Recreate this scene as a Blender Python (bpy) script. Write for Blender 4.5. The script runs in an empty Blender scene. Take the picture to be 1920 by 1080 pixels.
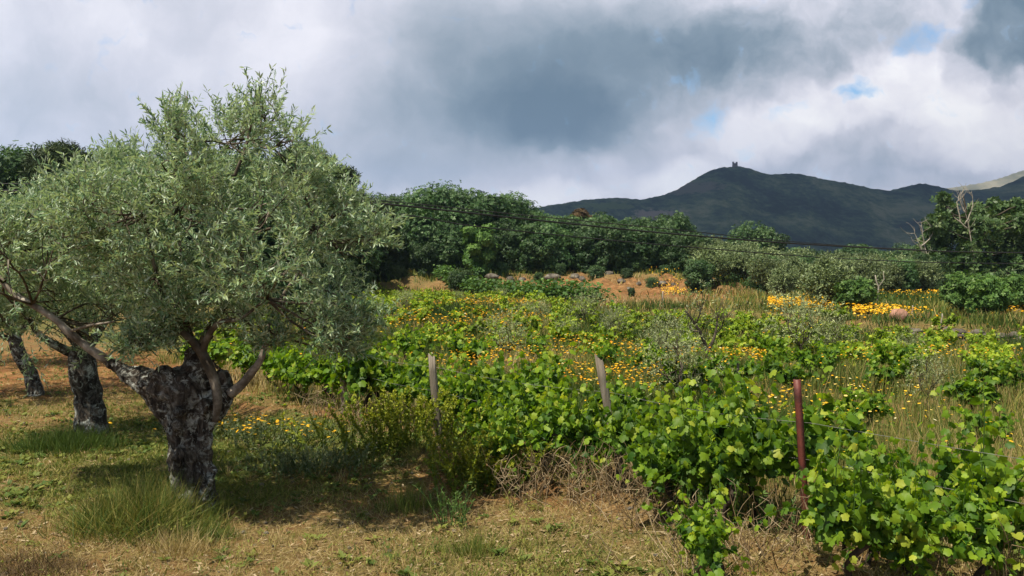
import bpy, math, random
import numpy as np
from mathutils import Vector, Matrix

rng = np.random.default_rng(7)
random.seed(7)
sc = bpy.context.scene

# ------------------------------------------------------------------ camera
F = 1600.0                      # focal length in pixels of the 1920 px wide photograph
PITCH = math.atan(40 / F)
EYE = 1.75
cam_d = bpy.data.cameras.new("camera")
cam_d.sensor_width = 36
cam_d.lens = F / 1920 * 36
cam_d.clip_start = 0.05
cam_d.clip_end = 20000
cam = bpy.data.objects.new("camera", cam_d)
sc.collection.objects.link(cam)
cam.location = (0, 0, EYE)
cam.rotation_euler = (math.pi / 2 - PITCH, 0, 0)
sc.camera = cam

# ------------------------------------------------------------------ light
sc.view_settings.view_transform = 'Standard'
sc.view_settings.look = 'None'
sc.view_settings.exposure = 0.72
sc.view_settings.gamma = 1.0
SUN_DIR = Vector((-0.74, -0.55, 1.75)).normalized()      # towards the sun
SUN_EL = math.asin(SUN_DIR.z)
SUN_AZ = math.atan2(SUN_DIR.x, SUN_DIR.y)
sd = bpy.data.lights.new("sun", 'SUN')
sd.energy = 5.0
sd.angle = math.radians(0.5)
sd.color = (1.0, 0.91, 0.74)
sun = bpy.data.objects.new("sun", sd)
sc.collection.objects.link(sun)
sun.rotation_euler = SUN_DIR.to_track_quat('Z', 'Y').to_euler()
sun.location = (-20, -10, 50)

world = bpy.data.worlds.new("World")
sc.world = world
world.use_nodes = True


def build_world():
    nt = world.node_tree
    N, L = nt.nodes, nt.links
    N.clear()

    def math_(op, a, b=None, c=None, clamp=False):
        n = N.new('ShaderNodeMath'); n.operation = op; n.use_clamp = clamp
        for i, v in enumerate((a, b, c)):
            if v is None: continue
            if isinstance(v, (int, float)): n.inputs[i].default_value = v
            else: L.new(v, n.inputs[i])
        return n.outputs[0]

    def vmath(op, a, b=None, out=0):
        n = N.new('ShaderNodeVectorMath'); n.operation = op
        for i, v in enumerate((a, b)):
            if v is None: continue
            if isinstance(v, tuple): n.inputs[i].default_value = v
            else: L.new(v, n.inputs[i])
        return n.outputs[out]

    tc = N.new('ShaderNodeTexCoord')
    sep = N.new('ShaderNodeSeparateXYZ'); L.new(tc.outputs['Generated'], sep.inputs[0])
    yy = math_('MAXIMUM', math_('ABSOLUTE', sep.outputs[1]), 0.12)
    u = math_('DIVIDE', sep.outputs[0], yy)
    v = math_('DIVIDE', sep.outputs[2], yy)
    comb = N.new('ShaderNodeCombineXYZ'); L.new(u, comb.inputs[0]); L.new(v, comb.inputs[1])

    def noise(scale, detail, rough, vec, off=(0, 0, 0), dist=0.0):
        m = N.new('ShaderNodeMapping'); m.inputs['Location'].default_value = off
        L.new(vec, m.inputs[0])
        n = N.new('ShaderNodeTexNoise'); n.inputs['Scale'].default_value = scale
        n.inputs['Detail'].default_value = detail; n.inputs['Roughness'].default_value = rough
        n.inputs['Distortion'].default_value = dist
        L.new(m.outputs[0], n.inputs['Vector'])
        return n
    w = noise(4.0, 3, 0.5, comb.outputs[0])
    warp = vmath('MULTIPLY', vmath('SUBTRACT', w.outputs['Color'], (0.5, 0.5, 0.5)), (0.10, 0.08, 0.0))
    w2 = noise(16, 6, 0.62, comb.outputs[0], (3, 1, 2))
    warp2 = vmath('MULTIPLY', vmath('SUBTRACT', w2.outputs['Color'], (0.5, 0.5, 0.5)), (0.060, 0.050, 0))
    p = vmath('ADD', vmath('ADD', comb.outputs[0], warp), warp2)
    p = vmath('MULTIPLY', p, (1, 1, 0))

    def blob_sum(lst, start, flat=False):
        acc = start
        for (px, py, sx, sy, a) in lst:
            c = ((px - 960) / F, (500 - py) / F, 0)
            q = vmath('MULTIPLY', vmath('SUBTRACT', p, c), (F / sx, F / sy, 0))
            d2 = vmath('DOT_PRODUCT', q, q, out=1)
            if flat:      # a mass with an edge: 1 inside, falling quickly to 0
                g = math_('SUBTRACT', 1.0, d2)
                g = math_('MULTIPLY', g, 1.4, clamp=True)
            else:
                g = math_('EXPONENT', math_('MULTIPLY', d2, -0.5))
            acc = math_('MULTIPLY_ADD', g, a, acc)
        return acc
    soft = [(1060, 245, 110, 36, -.16), (1000, 190, 170, 60, -.20), (850, 130, 120, 80, -.20), (1170, 150, 130, 70, -.20), (1050, 40, 200, 60, -.14),
            (800, 235, 100, 34, -.10), (1250, 90, 190, 60, -.16), (1450, 120, 120, 50, -.14),
            (1600, 310, 230, 26, -.10), (760, 320, 130, 30, -.16), (1160, 300, 70, 22, .04),
            (130, 60, 260, 80, .02), (560, 110, 100, 90, .13), (100, 200, 170, 45, -.08), (340, 150, 90, 60, .0),
            (640, 250, 120, 50, -.05), (1620, 50, 90, 40, -.12), (1010, 372, 90, 22, .12), (1210, 345, 80, 24, .12)]
    lev = blob_sum(soft, 0.67)
    # crisper masses: the white cumulus on the right and the dark cloud in the corner
    lev = blob_sum([(1720, 165, 150, 85, .26), (1560, 205, 110, 70, .20), (1820, 260, 170, 80, .22), (1430, 255, 130, 60, .18), (1290, 330, 120, 55, .20), (1040, 365, 120, 40, .12), (1640, 120, 70, 40, .10),
                    (1905, 55, 120, 105, -.50), (1800, 110, 50, 70, -.16), (1370, 90, 170, 80, -.12), (1030, 215, 220, 75, -.12), (1060, 235, 130, 52, -.07)], lev, True)
    fb = noise(8, 10, 0.62, p, (7, 3, 0), 0.2)
    lev = math_('MULTIPLY_ADD', math_('SUBTRACT', fb.outputs[0], 0.5), 0.46, lev)
    fb2 = noise(2.2, 5, 0.5, comb.outputs[0], (1, 9, 0), 0.2)
    lev = math_('MULTIPLY_ADD', math_('SUBTRACT', fb2.outputs[0], 0.5), 0.12, lev)
    fb3 = noise(24, 8, 0.62, p, (2, 2, 5), 0.3)
    rt = N.new('ShaderNodeMapRange'); rt.inputs['From Min'].default_value = 0.02; rt.inputs['From Max'].default_value = 0.30
    rt.inputs['To Min'].default_value = 0.10; rt.inputs['To Max'].default_value = 0.50; L.new(u, rt.inputs['Value'])
    lev = math_('MULTIPLY_ADD', math_('SUBTRACT', fb3.outputs[0], 0.5), rt.outputs[0], lev)
    # sky overhead, out of view, is darkened to lower the ambient light
    hi = N.new('ShaderNodeMapRange'); hi.interpolation_type = 'SMOOTHSTEP'
    hi.inputs['From Min'].default_value = 0.36; hi.inputs['From Max'].default_value = 1.0
    hi.inputs['To Min'].default_value = 0.0; hi.inputs['To Max'].default_value = 0.62
    L.new(v, hi.inputs['Value'])
    lev = math_('SUBTRACT', lev, hi.outputs[0])
    ramp = N.new('ShaderNodeValToRGB')
    r = ramp.color_ramp
    r.elements[0].position = 0.08; r.elements[0].color = (.115, .175, .235, 1)
    r.elements[1].position = 1.0; r.elements[1].color = (.90, .90, .93, 1)
    for pos, c in ((.28, (.20, .265, .33)), (.48, (.38, .425, .50)), (.66, (.58, .595, .68)), (.82, (.76, .76, .83))):
        e = r.elements.new(pos); e.color = (*c, 1)
    L.new(math_('ADD', lev, 0, clamp=True), ramp.inputs[0])
    blue = [(1330, 232, 30, 26, 1.2), (1285, 155, 34, 14, 1.1), (1345, 205, 16, 12, .7), (1595, 182, 40, 18, 1.2),
            (1735, 66, 44, 18, 1.3), (1692, 92, 20, 12, 1.0)]
    bl = blob_sum(blue, -0.55)
    bl = math_('MULTIPLY_ADD', math_('SUBTRACT', fb3.outputs[0], 0.5), 5.5, bl)
    bl = math_('MULTIPLY', bl, .6, clamp=True)
    sky = N.new('ShaderNodeTexSky'); sky.sky_type = 'NISHITA'; sky.sun_disc = False
    sky.sun_elevation = SUN_EL; sky.sun_rotation = SUN_AZ
    sky.altitude = 600; sky.air_density = 1.0; sky.dust_density = 0.3; sky.ozone_density = 1.5
    skc = vmath('MULTIPLY', sky.outputs[0], (.85, 1.15, 1.25))
    cl = vmath('MULTIPLY', ramp.outputs[0], (9.2, 9.1, 8.9))
    mix = N.new('ShaderNodeMix'); mix.data_type = 'RGBA'
    L.new(bl, mix.inputs['Factor']); L.new(cl, mix.inputs['A']); L.new(skc, mix.inputs['B'])
    bg = N.new('ShaderNodeBackground'); bg.inputs['Strength'].default_value = 0.1
    L.new(mix.outputs['Result'], bg.inputs[0])
    out = N.new('ShaderNodeOutputWorld'); L.new(bg.outputs[0], out.inputs[0])


build_world()
world.cycles.sampling_method = 'MANUAL'
world.cycles.sample_map_resolution = 512
sc.render.engine = 'CYCLES'
sc.cycles.max_bounces = 6
sc.cycles.diffuse_bounces = 3
sc.cycles.transmission_bounces = 3
sc.cycles.volume_bounces = 0
sc.cycles.caustics_reflective = False
sc.cycles.caustics_refractive = False

# ------------------------------------------------------------------ maths helpers
_T = np.random.default_rng(3).random((256, 256))


def vnoise(x, y):
    x = np.asarray(x, float); y = np.asarray(y, float)
    xi = np.floor(x).astype(int); yi = np.floor(y).astype(int)
    fx = x - xi; fy = y - yi
    fx = fx * fx * (3 - 2 * fx); fy = fy * fy * (3 - 2 * fy)
    a = _T[xi & 255, yi & 255]; b = _T[(xi + 1) & 255, yi & 255]
    c = _T[xi & 255, (yi + 1) & 255]; d = _T[(xi + 1) & 255, (yi + 1) & 255]
    return (a * (1 - fx) + b * fx) * (1 - fy) + (c * (1 - fx) + d * fx) * fy


def fbm(x, y, oct=4, g=0.5):
    s = 0; a = 1; t = 0
    x = np.asarray(x, float); y = np.asarray(y, float)
    for i in range(oct):
        s = s + a * vnoise(x * 2 ** i + 17.3 * i, y * 2 ** i + 5.1 * i); t += a; a *= g
    return s / t


def sstep(a, b, x):
    t = np.clip((np.asarray(x, float) - a) / (b - a), 0, 1)
    return t * t * (3 - 2 * t)


def ray(px, py):
    x = (px - 960) / F; z = -(py - 540) / F
    c, s = math.cos(PITCH), math.sin(PITCH)
    return np.array([x, c + s * z, -s + c * z])


def at(px, py, d):
    r = ray(px, py); r = r / r[1]
    return np.array([r[0] * d, d, EYE + r[2] * d])


def gp(px, py):
    r = ray(px, py)
    t = -EYE / r[2]
    return r[0] * t, r[1] * t


P1 = np.array([1.95, 5.77]); RU = np.array([-0.65, 0.76]); RN = np.array([0.76, 0.65])


def side(x, y):      # metres beyond the first vine row (positive: in the vineyard)
    return (x - P1[0]) * RN[0] + (y - P1[1]) * RN[1]


def far_limit(x, y):
    """how far the vineyard reaches along each direction"""
    az = x / y
    return np.interp(az, [-.3, -.1, -.08, .0, .09, .20, .30, .42, .6, 1], [54, 54, 51, 43, 34.5, 35, 33, 28, 26, 24])


def height(x, y):
    x = np.asarray(x, float); y = np.asarray(y, float)
    r = np.sqrt(x * x + y * y)
    s = side(x, y)
    h = (fbm(x * 1.1, y * 1.1, 3) - .5) * 0.10 + (fbm(x * 5, y * 5, 3) - .5) * 0.045 * (r < 40)
    lip = -s - 0.72 + (fbm(x * .9 + 9, y * .9, 2) - .5) * .5
    h = h + 0.13 * np.exp(-(lip / 0.17) ** 2) * sstep(13, 9, y) - 0.05 * sstep(.3, -.3, lip) * sstep(30, 20, r)
    h = h + (fbm(x * .08, y * .08, 2) - .5) * 0.5 * sstep(12, 45, r)
    az = x / np.maximum(np.abs(y), 1)
    m = sstep(0.36, 0.20, az)              # the bank dies out to the right
    bank = (0.9 * sstep(52, 57, y + 3 * (fbm(x * .12, 3.3 + 0 * y, 2) - .5)) + .45 * sstep(57, 64, y)) * m
    rough = (fbm(x * .9, y * .9, 4) - .5) * 1.5 * sstep(50, 53, y) * sstep(63, 58, y) * m
    h = h + bank + rough
    lim = far_limit(x, np.maximum(y, .5))
    h = h - .5 * sstep(12, 22, y) * sstep(0, .22, az) * (1 - sstep(lim - .6, lim + .3, y))
    h = h + 0.012 * np.maximum(y - 66, 0) * sstep(66, 110, y) * sstep(900, 300, y) + 2 * sstep(70, 200, -x + y * .2) * 0
    return h


def hz(x, y): return float(height(x, y))


# ------------------------------------------------------------------ mesh helpers
class Geo:
    def __init__(s):
        s.v = []; s.f = []; s.n = 0; s.mi = []; s.r = []

    def add(s, V, Fc, mi=0, rnd=0.5):
        V = np.asarray(V, np.float32).reshape(-1, 3)
        Fc = np.asarray(Fc, np.int64)
        s.v.append(V); s.f.append(Fc + s.n); s.n += len(V)
        s.mi.append(np.full(len(Fc), mi, np.int32))
        r = np.asarray(rnd, np.float32)
        s.r.append(np.full(len(V), float(rnd), np.float32) if r.ndim == 0 else r)

    def stamp(s, tv, tf, P, R, S, rnd, mi=0):
        """copies of a small template: P (n,3), R (n,3,3) columns x,y,z, S (n,) or (n,3)"""
        tv = np.asarray(tv, float); tf = np.asarray(tf)
        n = len(P)
        if n == 0: return
        S = np.asarray(S, float)
        if S.ndim == 1: S = S[:, None]
        loc = tv[None] * S[:, None, :]
        V = np.einsum('nij,nkj->nki', R, loc) + np.asarray(P)[:, None, :]
        k = len(tv)
        Fc = (tf[None] + (np.arange(n) * k)[:, None, None]).reshape(-1, tf.shape[1])
        s.add(V.reshape(-1, 3), Fc, mi, np.repeat(np.asarray(rnd, np.float32), k))

    def tube(s, pts, rad, sides=6, mi=0, rnd=0.5, cap=True):
        pts = np.asarray(pts, float); rad = np.asarray(rad, float)
        n = len(pts)
        t = np.gradient(pts, axis=0); t /= np.linalg.norm(t, axis=1)[:, None] + 1e-9
        ref = np.array([0.31, 0.9, 0.2]); ref /= np.linalg.norm(ref)
        a = np.cross(t, ref); a /= np.linalg.norm(a, axis=1)[:, None] + 1e-9
        b = np.cross(t, a)
        th = np.linspace(0, 2 * np.pi, sides, endpoint=False)
        V = pts[:, None] + rad[:, None, None] * (np.cos(th)[None, :, None] * a[:, None] + np.sin(th)[None, :, None] * b[:, None])
        i = np.arange(n - 1)[:, None] * sides; j = np.arange(sides)[None]; j2 = (j + 1) % sides
        q = np.stack([i + j, i + j2, i + sides + j2, i + sides + j], -1).reshape(-1, 4)
        s.add(V.reshape(-1, 3), q, mi, rnd)
        if cap:
            b0 = s.n - n * sides
            for end, k in ((0, 0), (n - 1, (n - 1) * sides)):
                base = b0 + k
                ring = base + np.arange(sides)
                c = np.array([pts[end] + (t[end] * rad[end] * .5 * (1 if end else -1))])
                s.v.append(c.astype(np.float32)); ci = s.n; s.n += 1; s.r.append(np.full(1, float(rnd), np.float32))
                tri = np.stack([ring, np.roll(ring, -1), np.full(sides, ci)], -1)
                if end == 0: tri = tri[:, ::-1]
                s.f.append(tri); s.mi.append(np.full(sides, mi, np.int32))

    def box(s, c, size, mi=0, rnd=.5, rot=None):
        v = np.array([[x, y, z] for x in (-.5, .5) for y in (-.5, .5) for z in (-.5, .5)]) * np.asarray(size)
        if rot is not None: v = v @ np.asarray(rot).T
        f = [[0, 1, 3, 2], [4, 6, 7, 5], [0, 4, 5, 1], [2, 3, 7, 6], [0, 2, 6, 4], [1, 5, 7, 3]]
        s.add(v + np.asarray(c), f, mi, rnd)

    def mesh(s, name, mats, smooth=False):
        me = bpy.data.meshes.new(name)
        V = np.concatenate(s.v)
        tot = []; idx = []
        for f in s.f:
            tot.append(np.full(len(f), f.shape[1], np.int32)); idx.append(f.reshape(-1))
        tot = np.concatenate(tot); idx = np.concatenate(idx).astype(np.int32)
        me.vertices.add(len(V)); me.vertices.foreach_set('co', V.reshape(-1))
        me.loops.add(len(idx)); me.loops.foreach_set('vertex_index', idx)
        me.polygons.add(len(tot))
        me.polygons.foreach_set('loop_start', np.concatenate([[0], np.cumsum(tot)[:-1]]).astype(np.int32))
        me.polygons.foreach_set('loop_total', tot)
        me.polygons.foreach_set('material_index', np.concatenate(s.mi))
        if smooth: me.polygons.foreach_set('use_smooth', np.ones(len(tot), bool))
        a = me.attributes.new('rnd', 'FLOAT', 'POINT'); a.data.foreach_set('value', np.concatenate(s.r))
        for m in (mats if isinstance(mats, (list, tuple)) else [mats]): me.materials.append(m)
        me.update(calc_edges=True)
        return me


def link(name, me, parent=None, loc=None, rz=None):
    o = bpy.data.objects.new(name, me); sc.collection.objects.link(o)
    if parent is not None: o.parent = parent
    if loc is not None: o.location = loc
    if rz is not None: o.rotation_euler = (0, 0, rz)
    return o


def tag(o, label=None, cat=None, group=None, kind=None):
    if label: o['label'] = label
    if cat: o['category'] = cat
    if group: o['group'] = group
    if kind: o['kind'] = kind
    return o


def empty(name, loc, rz=0, s=1.0):
    o = bpy.data.objects.new(name, None); sc.collection.objects.link(o)
    o.location = loc; o.rotation_euler = (0, 0, rz); o.scale = (s,) * 3
    o.empty_display_size = .1
    return o


def copy_tree(o, loc, rz=0, s=1.0, label=None, group=None):
    c = o.copy(); sc.collection.objects.link(c)
    c.location = loc; c.rotation_euler = (0, 0, rz)
    c.scale = (s, s, s) if isinstance(s, (int, float)) else s
    if label: c['label'] = label
    if group: c['group'] = group
    for ch in list(o.children):
        d = ch.copy(); sc.collection.objects.link(d); d.parent = c
    return c


def frames(dirs, ups):
    """matrices whose y column is dirs and whose z column is near ups"""
    y = dirs / (np.linalg.norm(dirs, axis=1)[:, None] + 1e-9)
    x = np.cross(y, ups); x /= np.linalg.norm(x, axis=1)[:, None] + 1e-9
    z = np.cross(x, y)
    return np.stack([x, y, z], -1)


def unit(n, g=rng):
    v = g.normal(size=(n, 3)); return v / np.linalg.norm(v, axis=1)[:, None]


# ------------------------------------------------------------------ materials
def mat(name):
    m = bpy.data.materials.new(name); m.use_nodes = True
    nt = m.node_tree; nt.nodes.clear()
    return m, nt.nodes, nt.links


def ramp_node(N, stops, interp='LINEAR'):
    r = N.new('ShaderNodeValToRGB'); r.color_ramp.interpolation = interp
    el = r.color_ramp.elements
    el[0].position = stops[0][0]; el[0].color = (*stops[0][1], 1)
    el[1].position = stops[-1][0]; el[1].color = (*stops[-1][1], 1)
    for p, c in stops[1:-1]:
        e = el.new(p); e.color = (*c, 1)
    return r


def tex(N, L, scale, detail=4, rough=.55, vec=None, coord='Object', dist=0):
    if vec is None:
        t = N.new('ShaderNodeTexCoord'); vec = t.outputs[coord]
    n = N.new('ShaderNodeTexNoise'); n.inputs['Scale'].default_value = scale
    n.inputs['Detail'].default_value = detail; n.inputs['Roughness'].default_value = rough
    n.inputs['Distortion'].default_value = dist
    L.new(vec, n.inputs['Vector'])
    return n.outputs[0]


def leaf_mat(name, stops, back=None, trans=.35, rough=.5, spec=.35, tcol=(1.25, 1.3, .55), objvar=.25):
    m, N, L = mat(name)
    at_ = N.new('ShaderNodeAttribute'); at_.attribute_name = 'rnd'
    r = ramp_node(N, stops); L.new(at_.outputs['Fac'], r.inputs[0])
    col = r.outputs[0]
    oi = N.new('ShaderNodeObjectInfo')
    hs = N.new('ShaderNodeHueSaturation')
    mr = N.new('ShaderNodeMapRange'); mr.inputs['To Min'].default_value = 1 - objvar; mr.inputs['To Max'].default_value = 1 + objvar
    L.new(oi.outputs['Random'], mr.inputs[0]); L.new(mr.outputs[0], hs.inputs['Value'])
    L.new(col, hs.inputs['Color']); col = hs.outputs[0]
    if back is not None:
        g = N.new('ShaderNodeNewGeometry')
        mx = N.new('ShaderNodeMix'); mx.data_type = 'RGBA'
        L.new(g.outputs['Backfacing'], mx.inputs['Factor']); L.new(col, mx.inputs['A'])
        mx.inputs['B'].default_value = (*back, 1); col = mx.outputs['Result']
    p = N.new('ShaderNodeBsdfPrincipled'); L.new(col, p.inputs['Base Color'])
    p.inputs['Roughness'].default_value = rough; p.inputs['Specular IOR Level'].default_value = spec
    o = N.new('ShaderNodeOutputMaterial')
    if trans > 0:
        mu = N.new('ShaderNodeVectorMath'); mu.operation = 'MULTIPLY'; L.new(col, mu.inputs[0]); mu.inputs[1].default_value = tcol
        t = N.new('ShaderNodeBsdfTranslucent'); L.new(mu.outputs[0], t.inputs[0])
        ms = N.new('ShaderNodeMixShader'); ms.inputs[0].default_value = trans
        L.new(p.outputs[0], ms.inputs[1]); L.new(t.outputs[0], ms.inputs[2]); L.new(ms.outputs[0], o.inputs[0])
    else:
        L.new(p.outputs[0], o.inputs[0])
    return m


def noise_mat(name, stops, scale, detail=6, rough_n=.6, rough=.9, bump=.3, bscale=None, bdist=.01, spec=.2, dist=0, objvar=0, stretch=None):
    m, N, L = mat(name)
    vec = None
    if stretch:
        t = N.new('ShaderNodeTexCoord'); mp = N.new('ShaderNodeMapping'); mp.inputs['Scale'].default_value = stretch
        L.new(t.outputs['Object'], mp.inputs[0]); vec = mp.outputs[0]
    f = tex(N, L, scale, detail, rough_n, vec=vec, dist=dist)
    r = ramp_node(N, stops); L.new(f, r.inputs[0])
    p = N.new('ShaderNodeBsdfPrincipled'); p.inputs['Roughness'].default_value = rough
    p.inputs['Specular IOR Level'].default_value = spec
    L.new(r.outputs[0], p.inputs['Base Color'])
    b = N.new('ShaderNodeBump'); b.inputs['Strength'].default_value = bump; b.inputs['Distance'].default_value = bdist
    L.new(tex(N, L, bscale or scale * 2, 6, .65, vec=vec), b.inputs['Height']); L.new(b.outputs[0], p.inputs['Normal'])
    o = N.new('ShaderNodeOutputMaterial'); L.new(p.outputs[0], o.inputs[0])
    return m


M = {}
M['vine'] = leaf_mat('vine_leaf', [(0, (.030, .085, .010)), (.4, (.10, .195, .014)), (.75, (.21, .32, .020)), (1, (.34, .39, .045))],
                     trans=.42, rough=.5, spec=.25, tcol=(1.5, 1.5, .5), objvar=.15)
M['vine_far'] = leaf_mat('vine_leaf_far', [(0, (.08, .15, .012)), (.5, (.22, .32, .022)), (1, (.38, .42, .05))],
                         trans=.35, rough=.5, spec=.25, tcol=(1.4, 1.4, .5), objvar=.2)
M['olive'] = leaf_mat('olive_leaf', [(0, (.040, .095, .038)), (.55, (.135, .225, .110)), (1, (.38, .47, .27))],
                      back=(.40, .49, .37), trans=.25, rough=.42, spec=.5, tcol=(1.2, 1.3, .6), objvar=.1)
M['olive_far'] = leaf_mat('olive_leaf_far', [(0, (.07, .11, .045)), (.5, (.15, .20, .085)), (1, (.27, .32, .15))],
                          back=(.17, .215, .12), trans=.2, rough=.5, spec=.3, objvar=.35)
M['sapling'] = leaf_mat('sapling_leaf', [(0, (.12, .16, .065)), (.5, (.23, .27, .11)), (1, (.34, .37, .18))],
                        back=(.26, .29, .19), trans=.2, rough=.5, spec=.3, objvar=.18)
M['oak'] = leaf_mat('oak_leaf', [(0, (.016, .045, .014)), (.5, (.042, .092, .028)), (1, (.11, .18, .065))],
                    trans=.22, rough=.5, spec=.3, objvar=.38)
M['pine'] = leaf_mat('pine_needle', [(0, (.022, .04, .012)), (.5, (.04, .068, .02)), (1, (.075, .10, .03))],
                     trans=.12, rough=.6, spec=.2, objvar=.2)
M['brown_leaf'] = leaf_mat('brown_leaf', [(0, (.05, .035, .018)), (.5, (.10, .065, .03)), (1, (.16, .11, .05))],
                           trans=.15, rough=.6, spec=.2, objvar=.1)
M['ash'] = leaf_mat('ash_leaf', [(0, (.03, .065, .02)), (.5, (.06, .11, .035)), (1, (.12, .17, .06))],
                    trans=.25, rough=.5, spec=.3, objvar=.2)
M['broom'] = leaf_mat('yellow_green_leaf', [(0, (.065, .10, .014)), (.5, (.155, .195, .02)), (1, (.32, .33, .03))], trans=.3, rough=.5, spec=.2, objvar=.1)
M['bush'] = leaf_mat('bush_leaf', [(0, (.035, .08, .02)), (.5, (.075, .15, .035)), (1, (.15, .24, .06))], trans=.25, rough=.5, spec=.2, objvar=.3)
M['sage'] = leaf_mat('grey_green_leaf', [(0, (.06, .085, .04)), (.5, (.13, .165, .085)), (1, (.21, .24, .13))], trans=.2, rough=.6, spec=.2, objvar=.1)
GR = [(0, (.035, .07, .012)), (.25, (.08, .13, .025)), (.45, (.20, .215, .045)), (.60, (.32, .26, .085)), (.80, (.40, .30, .14)), (1, (.50, .40, .22))]
M['grass'] = leaf_mat('grass_blade', GR, trans=.25, rough=.6, spec=.2, tcol=(1.1, 1.1, .7), objvar=0)
M['petal'] = leaf_mat('daisy_petal', [(0, (.60, .22, .012)), (.35, (.72, .37, .015)), (.85, (.76, .52, .035)), (1, (.80, .74, .45))], trans=.2, rough=.6, spec=.1, tcol=(1.1, 1, .5), objvar=0)
M['deadwood'] = noise_mat('pale_deadwood', [(.3, (.22, .19, .15)), (.7, (.42, .38, .32))], 6, bump=.4)
M['bark'] = noise_mat('tree_bark', [(.3, (.035, .028, .02)), (.7, (.11, .09, .065))], 5, bump=.5)
M['vinewood'] = noise_mat('vine_wood', [(.3, (.018, .013, .010)), (.6, (.06, .045, .033)), (.8, (.13, .10, .075))], 22, bump=.8, stretch=(1, 1, .3))
M['twig'] = noise_mat('olive_twig', [(.3, (.10, .085, .06)), (.7, (.24, .21, .16))], 15, bump=.3)
M['post_wood'] = noise_mat('weathered_post_wood', [(.3, (.085, .068, .05)), (.5, (.20, .17, .135)), (.72, (.34, .30, .25))], 16, bump=1.0, bscale=40, stretch=(1, 1, .07), rough=.85)
M['rock'] = noise_mat('lichen_rock', [(.3, (.04, .035, .028)), (.5, (.11, .095, .078)), (.7, (.25, .23, .19))], 3.5, bump=.9, bdist=.05)
M['pink_rock'] = noise_mat('pink_stone', [(.3, (.24, .12, .08)), (.7, (.42, .24, .18))], 5, bump=.6, bdist=.03)
M['cable'] = noise_mat('black_cable', [(.3, (.012, .012, .013)), (.7, (.03, .03, .03))], 8, bump=.1, rough=.5)
M['wire'] = noise_mat('galvanised_wire', [(.3, (.10, .10, .10)), (.7, (.26, .25, .24))], 8, bump=.1, rough=.5)
M['straw'] = leaf_mat('dry_stalk', [(0, (.10, .065, .035)), (.5, (.24, .17, .095)), (1, (.46, .37, .24))], trans=.1, rough=.8, spec=.1, objvar=.1)


def rust_mat():
    m, N, L = mat('red_rusty_paint')
    f = tex(N, L, 9, 6, .7)
    r = ramp_node(N, [(.35, (.045, .016, .012)), (.5, (.115, .026, .018)), (.66, (.16, .04, .025)), (.72, (.30, .20, .18)), (.8, (.40, .33, .31))])
    L.new(f, r.inputs[0])
    p = N.new('ShaderNodeBsdfPrincipled'); p.inputs['Roughness'].default_value = .6; L.new(r.outputs[0], p.inputs['Base Color'])
    b = N.new('ShaderNodeBump'); b.inputs['Strength'].default_value = .5; b.inputs['Distance'].default_value = .004
    L.new(tex(N, L, 60, 4, .6), b.inputs['Height']); L.new(b.outputs[0], p.inputs['Normal'])
    o = N.new('ShaderNodeOutputMaterial'); L.new(p.outputs[0], o.inputs[0])
    return m


M['rust'] = rust_mat()


def olive_bark():
    m, N, L = mat('lichened_olive_bark')
    tcb = N.new('ShaderNodeTexCoord'); mpb = N.new('ShaderNodeMapping'); mpb.inputs['Scale'].default_value = (1.5, 1.5, .5); L.new(tcb.outputs['Object'], mpb.inputs[0])
    f = tex(N, L, 12, 7, .7, vec=mpb.outputs[0], dist=.8)
    base = ramp_node(N, [(.36, (.008, .006, .005)), (.5, (.045, .037, .03)), (.64, (.13, .11, .09))]); L.new(f, base.inputs[0])
    g = tex(N, L, 12, 9, .75, dist=.9)
    lm = ramp_node(N, [(.505, (0, 0, 0)), (.575, (1, 1, 1))]); L.new(g, lm.inputs[0])
    big = tex(N, L, 3.5, 3, .5)
    bm = ramp_node(N, [(.40, (.25, .25, .25)), (.54, (1, 1, 1))]); L.new(big, bm.inputs[0])
    mu = N.new('ShaderNodeMath'); mu.operation = 'MULTIPLY'; L.new(lm.outputs[0], mu.inputs[0]); L.new(bm.outputs[0], mu.inputs[1])
    lc = ramp_node(N, [(.35, (.17, .175, .155)), (.64, (.50, .52, .48))]); L.new(tex(N, L, 30, 4, .6), lc.inputs[0])
    mx = N.new('ShaderNodeMix'); mx.data_type = 'RGBA'; L.new(mu.outputs[0], mx.inputs['Factor'])
    L.new(base.outputs[0], mx.inputs['A']); L.new(lc.outputs[0], mx.inputs['B'])
    p = N.new('ShaderNodeBsdfPrincipled'); p.inputs['Roughness'].default_value = .9; p.inputs['Specular IOR Level'].default_value = .15
    L.new(mx.outputs['Result'], p.inputs['Base Color'])
    b = N.new('ShaderNodeBump'); b.inputs['Strength'].default_value = 1; b.inputs['Distance'].default_value = .02
    ah = N.new('ShaderNodeMath'); ah.operation = 'ADD'; L.new(g, ah.inputs[0]); L.new(f, ah.inputs[1]); L.new(ah.outputs[0], b.inputs['Height'])
    L.new(b.outputs[0], p.inputs['Normal'])
    o = N.new('ShaderNodeOutputMaterial'); L.new(p.outputs[0], o.inputs[0])
    return m


M['olive_bark'] = olive_bark()
M['pale_bark'] = noise_mat('pale_olive_branch', [(.32, (.07, .055, .04)), (.5, (.20, .17, .14)), (.68, (.40, .36, .31))], 11, bump=.6, bscale=35)
M['young_bark'] = noise_mat('smooth_olive_branch', [(.3, (.03, .024, .017)), (.5, (.075, .06, .043)), (.72, (.24, .21, .17))], 9, bump=.5, bscale=30)


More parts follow.
